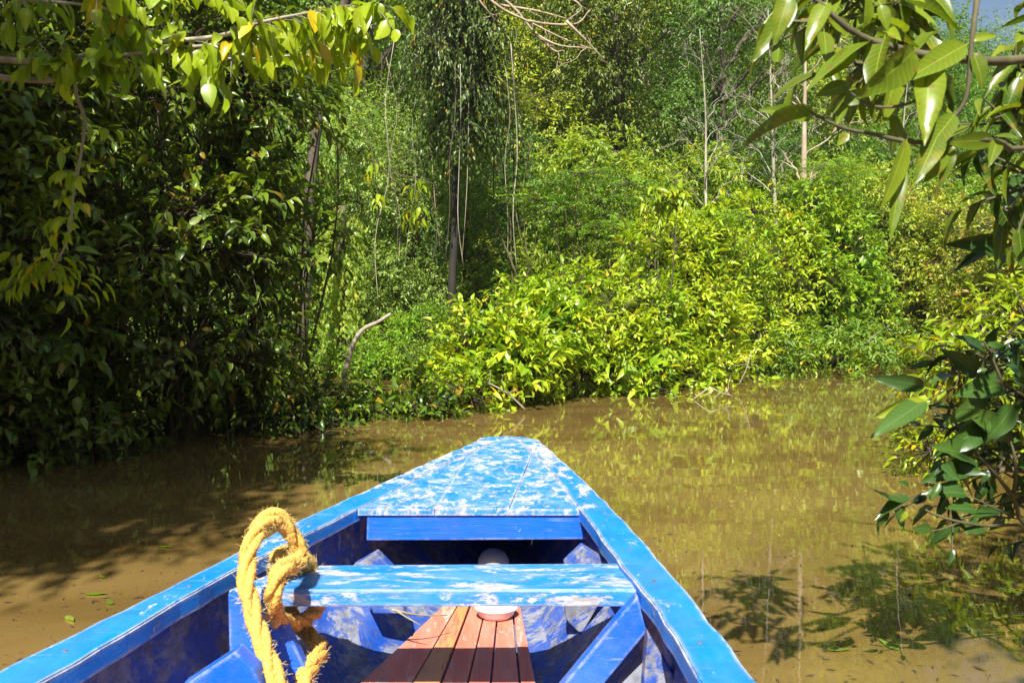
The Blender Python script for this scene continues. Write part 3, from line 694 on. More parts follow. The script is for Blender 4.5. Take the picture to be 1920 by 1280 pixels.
for pts in [[(860, -60), (930, 10), (990, 40), (1060, 75), (1120, 95)], [(860, -60), (900, 5), (930, 40)], [(880, -45), (960, 10), (1000, 60), (1050, 85), (1100, 90)], [(930, 10), (1000, 20), (1060, 35)],
            [(990, 40), (1020, 45), (1080, 45), (1105, 20)], [(1000, 60), (1040, 95), (1060, 95)], [(1060, 40), (1090, 70), (1130, 110)], [(820, -90), (1000, -30), (1090, 10), (1060, 40)]]:
    k = catmull([bt(a + r.uniform(-3, 3), b, 13 + r.uniform(-.15, .15)) for a, b in pts], 14); tube(gb, k, np.linspace(.028, .008, 14), 5)
    for _ in range(4):
        q = k[r.integers(4, 14)]; e = q + r.normal(0, .22, 3) + [.1, 0, -.05]; tube(gb, limb(q, e, r, .2, 6), np.linspace(.008, .003, 6), 4)
g.build('trunk', M['bark'], o, offset=base); gb.build('branches', M['bark_rust'], o, offset=base)

# --- overhanging branch at top left, on a tree standing left of the picture
def branch_tree(name, root, trunk, branches, label, leafm, seed, size, wid, r0, tmpl=T_NEAR, per=26, hang=1.0, droop=.2, n_leaf=5, tl=.22, extra=None, trunkr=.09, barkm='bark_pale', up=-.2, flat=.5):
    r = np.random.default_rng(seed); root = np.asarray(root, float); o = empty(name, root, label, 'tree')
    gw = Geo(); gb = Geo(); gl = Geo()
    p = catmull(trunk, 20); tube(gw, p, np.linspace(trunkr, trunkr * .45, 20), 10)
    for br in branches:
        pts, rad, cnt = br[0], br[1], br[2]; s_ = br[3] if len(br) > 3 else 0.25
        k = catmull(pts, 24); tube(gb, k, np.linspace(rad, rad * .25, 24) * (1 + .08 * np.sin(np.arange(24) * 2.2)), 7)
        t = r.uniform(s_, 1.0, cnt); b = np.array([np.interp(t, np.linspace(0, 1, 24), k[:, i]) for i in range(3)]).T
        tg = norm(np.array([np.interp(t, np.linspace(0, 1, 24), np.gradient(k[:, i])) for i in range(3)]).T)
        d = norm(tg * .8 + r.normal(0, .55, (cnt, 3)) + [0, 0, up])
        Lw = tl * r.uniform(.4, 1.3, cnt)
        twig_leaves(gl, b, d, Lw, n_leaf, size, wid, tmpl, r, droop=droop, hang=hang, flat=flat)
        s = np.array([0, .5, 1.0]); P = b[:, None] + d[:, None] * (s[None] * Lw[:, None])[:, :, None] - np.array([0, 0, 1.]) * (droop * s[None] ** 2 * Lw[:, None])[:, :, None]
        stems(gb, P, np.full(cnt, .004), np.full(cnt, .0016))
    if extra: extra(gb, gl, r)
    gw.build('trunk', M[barkm], o, offset=root); gb.build('branches', M['bark_pale' if barkm == 'bark_pale' else 'bark_twig'], o, offset=root); gl.build('crown', M[leafm], o, offset=root)
    return o
a = ony
branch_tree('overhanging_tree', (-4.4, 3.2, -.4), [(-4.4, 3.2, -.4), (-4.3, 3.2, .9), (-4.0, 3.3, 1.9), (-3.5, 3.4, 2.35)],
  [([(-3.5, 3.4, 2.35), a(-60, 105, 3.9), a(60, 115, 3.8), a(140, 108, 3.7), a(230, 75, 3.7)], .022, 12, .4),
   ([(-3.5, 3.4, 2.3), a(-40, 140, 3.9), a(60, 150, 3.8), a(110, 148, 3.75), a(125, 120, 3.7), a(300, 95, 3.65), a(450, 80, 3.6), a(560, 65, 3.6), a(680, 40, 3.6)], .018, 36, .45),
   ([a(250, 82, 3.7), a(400, 70, 3.6), a(480, 45, 3.5), a(560, 28, 3.5), a(640, 15, 3.5), a(715, 8, 3.5)], .012, 38, .1),
   ([a(110, -60, 3.6), a(230, -20, 3.6), a(330, -10, 3.6), a(420, -15, 3.5)], .012, 16, .1),
   ([a(-60, -20, 3.6), a(60, 0, 3.6), a(160, 10, 3.6), a(230, 30, 3.6)], .012, 14, .1),
   ([a(300, 95, 3.65), a(420, 110, 3.7), a(540, 105, 3.75), a(640, 80, 3.8)], .009, 18, .1)],
  'tree reaching in from the left with a long branch of bright yellow green leaves', 'leaf_bright', 101, .12, .60, .02, n_leaf=4, tl=.15, hang=1.3, droop=.25)
# thin crooked stem hanging on the left
g = Geo(); p = catmull([a(140, 135, 3.75), a(143, 180, 3.8), a(158, 225, 3.85), a(150, 300, 3.9), a(138, 360, 3.9), a(132, 420, 3.9), a(118, 470, 3.95), a(85, 520, 4.0)], 30)
tube(g, p, np.linspace(.010, .004, 30) * (1 + .12 * np.sin(np.arange(30) * 2.1)), 7)
r = np.random.default_rng(102); o = empty('hanging_vine', p[0], 'thin crooked pale stem hanging from the overhanging tree at left, tipped with bright leaves', 'vine')
gl = Geo(); idx = r.integers(8, 30, 16); twig_leaves(gl, p[idx], r.normal(0, 1, (16, 3)) * [1, .6, .2], .14, 4, .09, .5, T_NEAR, r, hang=1.0)
b = np.repeat(p[-3:-1], 9, 0); twig_leaves(gl, b, r.normal(0, 1, (18, 3)) * [1, .6, .3], .22, 4, .115, .45, T_NEAR, r, hang=.8)
g.build('stem', M['bark_pale'], o, offset=p[0]); gl.build('leaves', M['leaf_bright'], o, offset=p[0])
# sprig hanging in front of the hollow
r = np.random.default_rng(103); A = a(700, 250, 7.4); o = empty('hanging_sprig', A, 'thin hanging vine with a few bright leaves left of the shaded hollow', 'vine'); g = Geo(); gl = Geo()
for pts, nn in [([(640, 215), (690, 260), (705, 340), (712, 420)], 7), ([(700, 300), (740, 340), (790, 365), (782, 395), (790, 410)], 8), ([(715, 320), (760, 330), (815, 345)], 3)]:
    k = catmull([a(x, y, 7.4) for x, y in pts], 14); tube(g, k, .005, 4)
    ix = r.integers(6, 14, nn); twig_leaves(gl, k[ix], r.normal(0, 1, (nn, 3)) * [1, .5, .2], .12, 3, .13, .42, T_NEAR, r, hang=1.4)
g.build('stem', M['bark_twig'], o, offset=A); gl.build('leaves', M['leaf_bright'], o, offset=A)

# --- tall shade trees on the left bank (crowns above the picture)
r = np.random.default_rng(110)
def shade(name, root, cl, label, seed, twigs=60):
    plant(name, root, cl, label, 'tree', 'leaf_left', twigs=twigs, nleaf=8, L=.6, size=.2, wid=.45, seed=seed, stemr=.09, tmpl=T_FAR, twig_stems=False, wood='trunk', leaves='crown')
sd = np.array([-math.sin(R(SUN_AZ)) * math.cos(R(SUN_EL)), -math.cos(R(SUN_AZ)) * math.cos(R(SUN_EL)), math.sin(R(SUN_EL))])
cl = []
for k in range(140):
    gy = r.uniform(4.2, 11.5) if k < 20 else r.uniform(4.1, 8.6); rad = r.uniform(.5, .9); lim = (-1.45 if gy < 7.2 else -2.9) - rad * .75; gx = r.uniform(-11, lim)
    if k >= 60: gx = r.uniform(-5.5, lim)
    z = r.uniform(5.2, 8.5); cl.append((np.array([gx, gy, 0]) + sd * z / sd[2], rad))
shade('canopy_tree', (-8, 1, -.4), cl, 'tall tree on the left bank beside the camera, shading the bank trees', 111)

# ------------------------------------------------------------------ right side: near branches
def hero(gl, gs, r, pts, wid=.36, dist=1.3, curl=1.0, nrm=(0, -1, .55), size_k=1.0):
    """one large leaf from base pixel to tip pixel at given distances"""
    for bx, by, tx, ty, db, dt, w_ in pts:
        b = ony(bx, by, db); t = ony(tx, ty, dt); t = b + (t - b) * .93 + r.normal(0, .012, 3); L = np.linalg.norm(t - b)
        put_leaves(gl, b[None], (t - b)[None], (np.array(nrm) + r.normal(0, .55, 3))[None], L, w_, T_HERO, r, curl=np.full((1, 1), curl * r.uniform(.5, 1.5)))
D = 1.5
def top_right(gb, gl, r):
    L = [(1525, 212, 1352, 262, 1.5, 1.42, .30), (1520, 222, 1420, 215, 1.5, 1.48, .34), (1480, -10, 1475, 62, 1.45, 1.42, .46), (1490, 0, 1405, 98, 1.5, 1.45, .30), (1550, 5, 1510, 110, 1.5, 1.45, .34),
         (1620, -10, 1612, 70, 1.5, 1.5, .40), (1650, 10, 1642, 45, 1.5, 1.5, .5), (1660, 70, 1600, 175, 1.5, 1.45, .34), (1715, 95, 1655, 175, 1.45, 1.4, .50), (1635, 75, 1500, 140, 1.5, 1.42, .28),
         (1600, 95, 1545, 130, 1.5, 1.45, .36), (1590, 158, 1540, 195, 1.5, 1.47, .46), (1575, 165, 1615, 190, 1.5, 1.5, .4), (1810, 85, 1705, 160, 1.5, 1.42, .30), (1750, 100, 1720, 160, 1.5, 1.46, .36),
         (1740, 120, 1745, 275, 1.5, 1.4, .33), (1700, 262, 1680, 415, 1.48, 1.42, .28), (1690, 300, 1665, 448, 1.5, 1.46, .20), (1790, 215, 1730, 320, 1.5, 1.42, .30), (1760, 250, 1720, 350, 1.48, 1.42, .36),
         (1780, 270, 1800, 360, 1.5, 1.46, .34), (1770, 270, 1760, 345, 1.5, 1.44, .5), (1860, 262, 1790, 245, 1.5, 1.45, .36), (1870, 262, 1830, 298, 1.5, 1.45, .34), (1865, 255, 1925, 262, 1.5, 1.45, .5),
         (1820, 75, 1890, 55, 1.5, 1.48, .40), (1825, 100, 1850, 155, 1.5, 1.48, .5), (1590, 250, 1575, 280, 1.5, 1.48, .6), (1560, 215, 1575, 180, 1.5, 1.5, .2), (1565, 240, 1580, 180, 1.5, 1.5, .2),
         (1700, 60, 1640, 20, 1.55, 1.5, .4), (1590, 60, 1560, 15, 1.55, 1.5, .5), (1680, 120, 1650, 220, 1.55, 1.5, .36), (1620, 180, 1640, 232, 1.55, 1.52, .34),
         (1640, 40, 1590, 70, 1.55, 1.5, .5), (1760, 60, 1700, 95, 1.55, 1.5, .36), (1545, 60, 1560, 120, 1.6, 1.55, .4), (1690, 0, 1720, 50, 1.6, 1.55, .35)]
    hero(gl, None, r, L)
def stemsof(gb, lst, rad=.006):
    for pts, r0 in lst:
        k = catmull([a(*q) for q in pts], 18); tube(gb, k, np.linspace(r0, r0 * .5, 18) * (1 + .1 * np.sin(np.arange(18) * 1.9)), 7)
r = np.random.default_rng(120)
root = np.array([2.6, 1.9, -.4]); o = empty('leaning_tree', root, 'tree leaning in from the right with large drooping spotted leaves on its branches', 'tree')
gw = Geo(); gb = Geo(); gl = Geo()
p = catmull([root, (2.5, 1.9, .8), (2.15, 1.75, 1.7), (1.9, 1.6, 2.3), (1.4, .9, 3.2)], 20); tube(gw, p, np.linspace(.09, .04, 20), 10)
stemsof(gb, [([(2150, 60, 1.75), (1920, 112, 1.6), (1770, 108, 1.5), (1680, 90, 1.5), (1600, 60, 1.5), (1520, -10, 1.5)], .010),
             ([(2150, 150, 1.7), (1930, 275, 1.6), (1860, 262, 1.5), (1720, 268, 1.5), (1640, 252, 1.5), (1580, 240, 1.5), (1522, 212, 1.5)], .006),
             ([(1850, -120, 1.6), (1832, 0, 1.52), (1822, 80, 1.5), (1812, 180, 1.5), (1785, 225, 1.5)], .006),
             ([(1770, 108, 1.5), (1735, 150, 1.5), (1715, 190, 1.5), (1640, 200, 1.5), (1575, 160, 1.5)], .004),
             ([(1720, 268, 1.5), (1700, 262, 1.5), (1692, 300, 1.49)], .003), ([(1860, 262, 1.5), (1800, 262, 1.5), (1760, 255, 1.48)], .004)])
top_right(gb, gl, r)
# leaves past the right edge; clumps above the frame, added to shade the right side
def near_mass(gl, gb, spots, r, size, wid, n, leafn=4, L=.2, hang=.6, droop=.2, tmpl=T_NEAR, up=.1, anchor=None):
    for c, rad in spots:
        c = np.asarray(c, float); b, d = clump_twigs(c, rad, n, r, up)
        Lw = L * r.uniform(.6, 1.2, n)
        twig_leaves(gl, b, d, Lw, leafn, size, wid, tmpl, r, droop=droop, hang=hang)
        s = np.array([0, .5, 1.0]); P = b[:, None] + norm(d)[:, None] * (s[None] * Lw[:, None])[:, :, None] - np.array([0, 0, 1.]) * (droop * s[None] ** 2 * Lw[:, None])[:, :, None]
        stems(gb, np.concatenate([np.broadcast_to(c, (n, 1, 3)), P], 1), np.full(n, .005), np.full(n, .002))
        if anchor is not None: tube(gb, limb(anchor, c, r, .08, 8), np.linspace(.02, .006, 8), 5)
near_mass(gl, gb, [((1.9, 1.0, 3.3), .4), ((1.65, .2, 3.8), .5), ((1.6, -.5, 3.6), .45), ((2.1, .3, 3.4), .5), ((2.0, -.3, 3.0), .4), ((2.4, .5, 3.7), .5)], r, .16, .38, 42, anchor=(1.9, 1.6, 2.3), L=.35, tmpl=T_MID)
near_mass(gl, gb, [(a(1960, 90, 1.9), .06), (a(1920, 170, 1.9), .07), (a(1940, 330, 1.9), .1), (a(1965, 10, 2.0), .08), (a(1700, -20, 1.8), .08), (a(1600, -10, 1.8), .07), (a(1640, 30, 1.75), .06), (a(1560, 40, 1.7), .06), (a(1700, 70, 1.7), .07), (a(1620, 120, 1.65), .06), (a(1900, 230, 1.9), .07)], r, .11, .34, 9, 3, .1, tmpl=T_NEAR, hang=1.0)
gw.build('trunk', M['bark'], o, offset=root); gb.build('branches', M['bark_twig'], o, offset=root); gl.build('crown', M['leaf_right'], o, offset=root)

# dark-leaved shrub at right, between camera and the lit one
root = np.array([2.3, 2.5, -.4]); o = empty('glossy_shrub', root, 'dark glossy-leaved shrub at the right edge hanging over the muddy water', 'shrub')
gw = Geo(); gb = Geo(); gl = Geo()
p = catmull([root, (2.25, 2.5, .2), (2.0, 2.45, .6), (1.9, 2.4, 1.2)], 14); tube(gw, p, np.linspace(.05, .02, 14), 8)
stemsof(gb, [([(2300, 1000, 2.5), (1990, 1010, 2.4), (1915, 985, 2.3), (1850, 985, 2.25), (1800, 978, 2.2), (1755, 965, 2.2), (1735, 955, 2.2)], .006),
             ([(2300, 1000, 2.5), (1960, 1000, 2.4), (1900, 930, 2.35), (1868, 890, 2.3), (1850, 870, 2.3), (1830, 850, 2.3)], .008),
             ([(1900, 930, 2.35), (1905, 880, 2.3), (1895, 830, 2.3), (1870, 800, 2.3)], .006), ([(1800, 978, 2.2), (1770, 990, 2.2), (1745, 995, 2.2)], .003),
             ([(2200, 850, 2.5), (1960, 760, 2.4), (1880, 720, 2.3), (1830, 700, 2.3), (1790, 690, 2.3)], .007), ([(1880, 720, 2.3), (1860, 670, 2.3), (1845, 640, 2.3)], .005),
             ([(1830, 850, 2.3), (1790, 800, 2.3), (1750, 770, 2.25)], .005), ([(1900, 970, 2.3), (1840, 940, 2.25), (1805, 925, 2.25)], .003),
             ([(2250, 560, 2.4), (1960, 450, 2.2), (1880, 465, 2.2), (1830, 480, 2.2)], .006)])
hero(gl, None, r, [(1732, 722, 1643, 722, 2.2, 2.15, .36), (1735, 752, 1625, 795, 2.2, 2.1, .30), (1740, 758, 1650, 790, 2.2, 2.12, .36), (1700, 930, 1615, 930, 2.2, 2.12, .28), (1705, 932, 1637, 952, 2.2, 2.15, .30),
    (1665, 955, 1652, 995, 2.2, 2.15, .5), (1705, 915, 1690, 882, 2.2, 2.18, .55), (1700, 958, 1690, 975, 2.2, 2.18, .5), (1810, 925, 1750, 925, 2.25, 2.2, .5), (1830, 868, 1760, 895, 2.3, 2.2, .34), (1825, 860, 1768, 818, 2.3, 2.2, .42),
    (1762, 905, 1742, 930, 2.2, 2.18, .4), (1745, 990, 1720, 992, 2.2, 2.18, .55), (1750, 995, 1740, 1015, 2.2, 2.18, .5), (1830, 955, 1780, 960, 2.25, 2.2, .4), (1890, 960, 1830, 945, 2.3, 2.25, .5), (1840, 985, 1820, 998, 2.25, 2.2, .8),
    (1790, 705, 1745, 685, 2.3, 2.25, .4), (1830, 700, 1785, 670, 2.3, 2.2, .44), (1845, 660, 1818, 632, 2.3, 2.25, .7), (1880, 720, 1800, 740, 2.3, 2.2, .42), (1850, 735, 1775, 790, 2.3, 2.2, .36), (1900, 760, 1860, 830, 2.3, 2.2, .44), (1870, 800, 1810, 770, 2.3, 2.2, .4),
    (1840, 800, 1780, 850, 2.3, 2.2, .42), (1895, 830, 1840, 800, 2.3, 2.25, .4), (1900, 700, 1960, 740, 2.3, 2.25, .4), (1850, 880, 1830, 905, 2.3, 2.3, .6), (1910, 860, 1950, 880, 2.3, 2.3, .5),
    (1880, 465, 1800, 450, 2.2, 2.1, .34), (1850, 470, 1800, 500, 2.2, 2.15, .3), (1880, 470, 1870, 512, 2.2, 2.2, .5), (1900, 440, 1850, 425, 2.2, 2.15, .4), (1935, 350, 1860, 350, 2.2, 2.15, .4), (1920, 330, 1870, 385, 2.2, 2.15, .5), (1930, 390, 1880, 440, 2.2, 2.15, .5)], curl=1.2)
near_mass(gl, gb, [(a(1870, 770, 2.45), .07), (a(1880, 860, 2.4), .06), (a(1840, 720, 2.45), .05), (a(1905, 940, 2.4), .07), (a(1860, 660, 2.5), .05), (a(1800, 800, 2.45), .04), (a(1790, 900, 2.35), .03), (a(1910, 740, 2.4), .07), (a(1915, 690, 2.5), .10), (a(1930, 800, 2.5), .12), (a(1960, 900, 2.5), .14), (a(2050, 780, 2.6), .25), (a(2080, 980, 2.6), .25), (a(1990, 1000, 2.5), .14), (a(1950, 400, 2.5), .08)],
          r, .088, .42, 6, 4, .17, up=.4, hang=.4, anchor=(2.0, 2.45, .7))
gw.build('trunk', M['bark'], o, offset=root); gb.build('branches', M['bark_twig'], o, offset=root); gl.build('crown', M['leaf_blue'], o, offset=root)
# sunlit shrub behind it
r = np.random.default_rng(130)
cl = [(ony(r.uniform(1775, 2200), r.uniform(560, 850), r.uniform(5.6, 7.4)), r.uniform(.2, .34)) for _ in range(34)]
cl += [(ony(1770, 832, 5.6), .12), (ony(1745, 845, 5.5), .1), (ony(1780, 660, 7.2), .2)]
plant('riverside_shrub', (4.0, 6.5, -.3), cl, 'sunlit yellow green shrub close on the right bank behind the dark glossy leaves', 'shrub', 'leaf_bright', twigs=30, nleaf=6, L=.3, size=.12, wid=.42, seed=131, stemr=.02, foot=4)

# dry sticks standing in the water along the bush
def stick(pts, r0, label):
    g = Geo(); P = [a(*q) for q in pts]; k = catmull(P, 14); tube(g, k, np.linspace(r0, r0 * .4, 14), 6)
    rr = np.random.default_rng(int(pts[0][0])); 
    for _ in range(3):
        q = k[rr.integers(5, 13)]; tube(g, limb(q, q + rr.normal(0, .16, 3) + [0, 0, .05], rr, .2, 5), np.linspace(r0 * .5, r0 * .2, 5), 4)
    o = g.build('dry_stick', M['bark_pale'], offset=P[0]); o.location = tuple(P[0]); tag(o, label, 'stick', 'dry sticks at the waterline')
stick([(985, 768, 9.4), (955, 740, 9.35), (925, 722, 9.3), (900, 712, 9.3)], .014, 'brown dry stick leaning out of the water under the left end of the long bush')
stick([(1300, 748, 11.0), (1330, 728, 11.0), (1350, 735, 10.9), (1375, 742, 10.9)], .010, 'pale arched stick at the waterline under the middle of the long bush')
stick([(1385, 722, 12.4), (1400, 690, 12.3), (1408, 660, 12.3)], .010, 'thin upright stick at the waterline right of the pale arched stick')
stick([(1620, 650, 17.0), (1640, 628, 16.8), (1670, 608, 16.6)], .02, 'pale slanting stick in the bank growth at far right above the water')
# ------------------------------------------------------------------ boat
boat = empty('wooden_boat', (-.3, 2.0, 0), 'blue painted wooden boat with worn foredeck, its bow pointing up the creek', 'boat')
BO = np.array((-.3, 2.0, 0))
def prism(name, poly, axis, thick, mat, parent=None, bevel=.004, loc=BO):
    """poly: list of 3-D points of the front face, extruded by vector thick"""
    n_ = len(poly); me = bpy.data.meshes.new(name); P = [np.asarray(q, float) - loc for q in poly]; T = np.asarray(thick, float)
    import bmesh
    bm = bmesh.new(); A = [bm.verts.new(tuple(q)) for q in P]; B = [bm.verts.new(tuple(q + T)) for q in P]
    bm.faces.new(A); bm.faces.new(B[::-1])
    for k in range(n_): bm.faces.new((A[k], B[k], B[(k+1) % n_], A[(k+1) % n_]))
    bmesh.ops.recalc_face_normals(bm, faces=bm.faces)
    if bevel: bmesh.ops.bevel(bm, geom=list(bm.edges), offset=bevel, segments=2, affect='EDGES', profile=.5)
    for f in bm.faces: f.smooth = False
    bm.to_mesh(me); bm.free(); me.materials.append(mat)
    o = bpy.data.objects.new(name, me); COL.objects.link(o); o.parent = parent or boat; return o
# plan outlines at deck height (x as function of y)
LO = [(-3.4, -1.22), (-2, -1.33), (0, -1.26), (1.0, -1.12), (1.533, -.997), (1.857, -.912), (2.329, -.804), (2.67, -.73), (3.208, -.575), (3.8, -.405), (4.325, -.245), (4.56, -.185)]
RO = [(-3.4, -.02), (-2, .22), (0, .42), (1.0, .465), (1.476, .462), (1.716, .452), (2.086, .432), (2.479, .402), (3.148, .335), (3.7, .265), (4.047, .215), (4.478, .155)]
LI = [(-3.4, -1.12), (-2, -1.23), (0, -1.15), (1.0, -1.0), (1.476, -.885), (1.623, -.855), (1.906, -.81), (2.162, -.752), (2.485, -.667), (2.936, -.538), (3.8, -.30), (4.325, -.14), (4.56, -.08)]
RI = [(-3.4, -.12), (-2, .12), (0, .31), (1.0, .355), (1.476, .356), (1.698, .352), (1.994, .328), (2.21, .304), (2.656, .262), (2.902, .24), (3.7, .165), (4.047, .115), (4.478, .05)]
def iy(T, y): return float(np.interp(y, [q[0] for q in T], [q[1] for q in T]))
GZ = .42
ys_ = np.concatenate([np.arange(-3.4, 4.45, .07), [4.478]])
def strip(name, fa, fb, z0, z1, mat, ys=ys_, parent=None, jag=0.0, seed=0, bev=.004):
    """box-section strip following two plan curves"""
    r = np.random.default_rng(seed); g = Geo(); V = []
    for y in ys:
        xa, xb = fa(y), fb(y); e = r.normal(0, jag, 4)
        V += [(xa + e[0], y, z1 + e[2] * .5), (xb + e[1], y, z1 + e[3] * .5), (xb + e[1], y, z0), (xa + e[0], y, z0)]
    n_ = len(ys); F = []
    for k in range(n_ - 1):
        for j in range(4):
            q0 = 4*k + j; q1 = 4*k + (j+1) % 4; F += [(q0, q1, q1 + 4), (q0, q1 + 4, q0 + 4)]
    F += [(0, 2, 1), (0, 3, 2), (4*n_-4, 4*n_-3, 4*n_-2), (4*n_-4, 4*n_-2, 4*n_-1)]
    g.add(V, F); o = g.build(name, mat, parent or boat, False, BO)
    me = o.data
    import bmesh
    bm = bmesh.new(); bm.from_mesh(me); bmesh.ops.recalc_face_normals(bm, faces=bm.faces)
    bmesh.ops.dissolve_limit(bm, angle_limit=.002, verts=bm.verts, edges=bm.edges)
    ed = [e for e in bm.edges if len(e.link_faces) == 2 and e.calc_face_angle(0) > 1]
    bmesh.ops.bevel(bm, geom=ed, offset=bev, segments=2, affect='EDGES'); bm.to_mesh(me); bm.free()
    return o
strip('gunwale', lambda y: iy(LO, y), lambda y: iy(LI, y), GZ - .05, GZ, M['paint_gunwale'], jag=.0022, seed=1)
strip('gunwale', lambda y: iy(RI, y), lambda y: iy(RO, y), GZ - .05, GZ, M['paint_gunwale'], jag=.0022, seed=2)
# foredeck planks
yd = np.concatenate([np.arange(2.86, 4.45, .12), [4.478]])
s1 = lambda y: -.279 + (y - 2.84) / 1.26 * .069
s2 = lambda y: -.012 + (y - 2.86) / 1.04 * .102
s1b = lambda y: max(s1(y), iy(LI, y) + .02); s2b = lambda y: min(s2(y), iy(RI, y) - .012)
gp = .0004
strip('deck_plank', lambda y: iy(LI, y) + gp, lambda y: s1b(y) - gp, GZ - .026, GZ - .002, M['paint_deck'], yd, jag=.001, seed=3, bev=.0014)
strip('deck_plank', lambda y: s1b(y) + gp, lambda y: max(s2b(y), s1b(y) + .01) - gp, GZ - .026, GZ + .001, M['paint_deck'], yd, jag=.001, seed=4, bev=.0014)
strip('deck_plank', lambda y: max(s2b(y), s1b(y) + .012) + gp, lambda y: iy(RI, y) - gp, GZ - .026, GZ - .003, M['paint_deck'], yd, jag=.001, seed=5, bev=.0014)
tp = [(-.198, 4.48), (-.185, 4.585), (-.12, 4.632), (-.03, 4.65), (.06, 4.615), (.13, 4.54), (.156, 4.48)]
prism('bow_cap', [(x, y, GZ + .001) for x, y in tp], 2, (0, 0, -.06), M['paint_deck'])
prism('deck_beam', [ony(688, 961, 2.868), ony(1088, 960, 2.868), ony(1100, 1011, 2.868), ony(687, 1013, 2.868)], 1, (0, .035, 0), M['paint_fascia'])
# hull: side planking from gunwale down to the bottom, with thickness
def hull():
    g = Geo(); ysx = np.concatenate([np.arange(-3.4, 4.3, .2), [4.4, 4.5]]); rows = []
    FL = [(-3.4, -.95), (0, -.80), (1.5, -.64), (2.3, -.475), (2.862, -.30), (3.6, -.16), (4.5, -.06)]
    FR = [(-3.4, -.25), (0, .14), (1.5, .12), (2.3, .09), (2.862, .05), (3.6, .06), (4.5, .04)]
    for y in ysx:
        lo, li, ri, ro = iy(LO, y), iy(LI, y), iy(RI, y), iy(RO, y); fl, fr = iy(FL, y), iy(FR, y)
        ins = .012
        lw = lo + .045; rw = ro - .045
        sec = [(lo + ins, GZ - .051), (lo + .04, .2), (fl - .09, -.06), (fl - .02, -.14), (fr + .02, -.14), (fr + .09, -.06), (ro - .04, .2), (ro - ins, GZ - .051),
               (rw, GZ - .051), (ro - .075, .2), (fr + .05, .03), (fr, .014), (fl, .014), (fl - .05, .03), (lo + .075, .2), (lw, GZ - .051)]
        rows.append([(x, y, z) for x, z in sec])
    V = np.array(rows); n_, m_ = V.shape[:2]; F = []
    for k in range(n_ - 1):
        for j in range(m_):
            q0 = k*m_ + j; q1 = k*m_ + (j+1) % m_; F += [(q0, q1, q1 + m_), (q0, q1 + m_, q0 + m_)]
    for j in range(m_ // 2 - 1):
        for base in (0, (n_-1)*m_):
            F += [(base + j, base + j + 1, base + m_ - 1 - j), (base + j + 1, base + m_ - 2 - j, base + m_ - 1 - j)]
    g.add(V, F); o = g.build('hull', M['paint_hull'], boat, False, BO)
    for c_ in (0, -1):      # transom and stem boards close the ends
        y = ysx[c_]; q = rows[c_]; poly = [q[0], q[1], q[2], q[3], q[4], q[5], q[6], q[7]]
        prism('transom' if c_ == 0 else 'stem_board', [(x, y + (.0 if c_ else -.03), z) for x, _, z in poly], 1, (0, .025 if c_ == 0 else .12, 0), M['paint_hull'], bevel=.002)
hull()
# thwart (seat board) with slanting right end
prism('thwart', [onz(545, 1059, .405), onz(1161, 1055, .405), onz(1194, 1105, .405), onz(428, 1105, .405)], 2, (0, 0, -.045), M['paint_thwart'], bevel=.005)
# knees under the thwart and the nearer rib
def q_(pts, y): return [ony(px, py, y) for px, py in pts]
prism('knee', q_([(427, 1112), (524, 1148), (640, 1395), (560, 1440), (432, 1330)], 2.0), 1, (0, .035, 0), M['paint_knee'])
prism('knee', q_([(1196, 1117), (1216, 1181), (1080, 1345), (960, 1400), (1166, 1150)], 2.0), 1, (0, .04, 0), M['paint_knee'])
prism('rib', q_([(335, 1290), (440, 1221), (478, 1256), (530, 1400), (420, 1480), (350, 1400)], 1.72), 1, (0, .05, 0), M['paint_knee'])
prism('rib', q_([(1215, 1185), (1285, 1300), (1240, 1400), (1200, 1380), (1210, 1240)], 1.85), 1, (0, .04, 0), M['paint_hull'])
# ribs below the foredeck edge, pale and worn
prism('rib', q_([(660, 1062), (705, 1036), (735, 1066), (760, 1150), (700, 1150)], 2.55), 1, (0, .05, 0), M['paint_hull'])
prism('rib', q_([(1058, 1056), (1092, 1024), (1160, 1068), (1090, 1190), (1060, 1160)], 2.5), 1, (0, .05, 0), M['paint_hull'])
# nail heads, each a small dark disc with a rim
def nail(p, rr=.0045):
    g = Geo(); c = np.asarray(p, float) - BO; n_ = 10; V = [c + [0, 0, .0022]]
    for q, z in ((.7, .0022), (1, .0012), (1, -.002)):
        for k in range(n_): V.append(c + [math.cos(k * 6.2832 / n_) * rr * q, math.sin(k * 6.2832 / n_) * rr * q, z])
    F = [(0, 1 + k, 1 + (k + 1) % n_) for k in range(n_)]
    for j in range(2):
        for k in range(n_):
            q0 = 1 + j * n_ + k; q1 = 1 + j * n_ + (k + 1) % n_; F += [(q0, q1 + n_, q1), (q0, q0 + n_, q1 + n_)]
    g.add(V, F); g.build('nail', M['nail'], boat, True)
for y in (1.62, 2.02, 2.31, 2.66, 2.99, 3.4, 3.85):
    nail(((iy(LO, y) + iy(LI, y)) / 2 + random.uniform(-.012, .012), y, GZ + .0005)); nail(((iy(RO, y) + iy(RI, y)) / 2 + random.uniform(-.012, .012), y + .04, GZ + .0005))
for x in (-.46, -.36, -.22, -.08, .05, .17): nail((x, 2.885 + random.uniform(-.006, .006), GZ - .001))
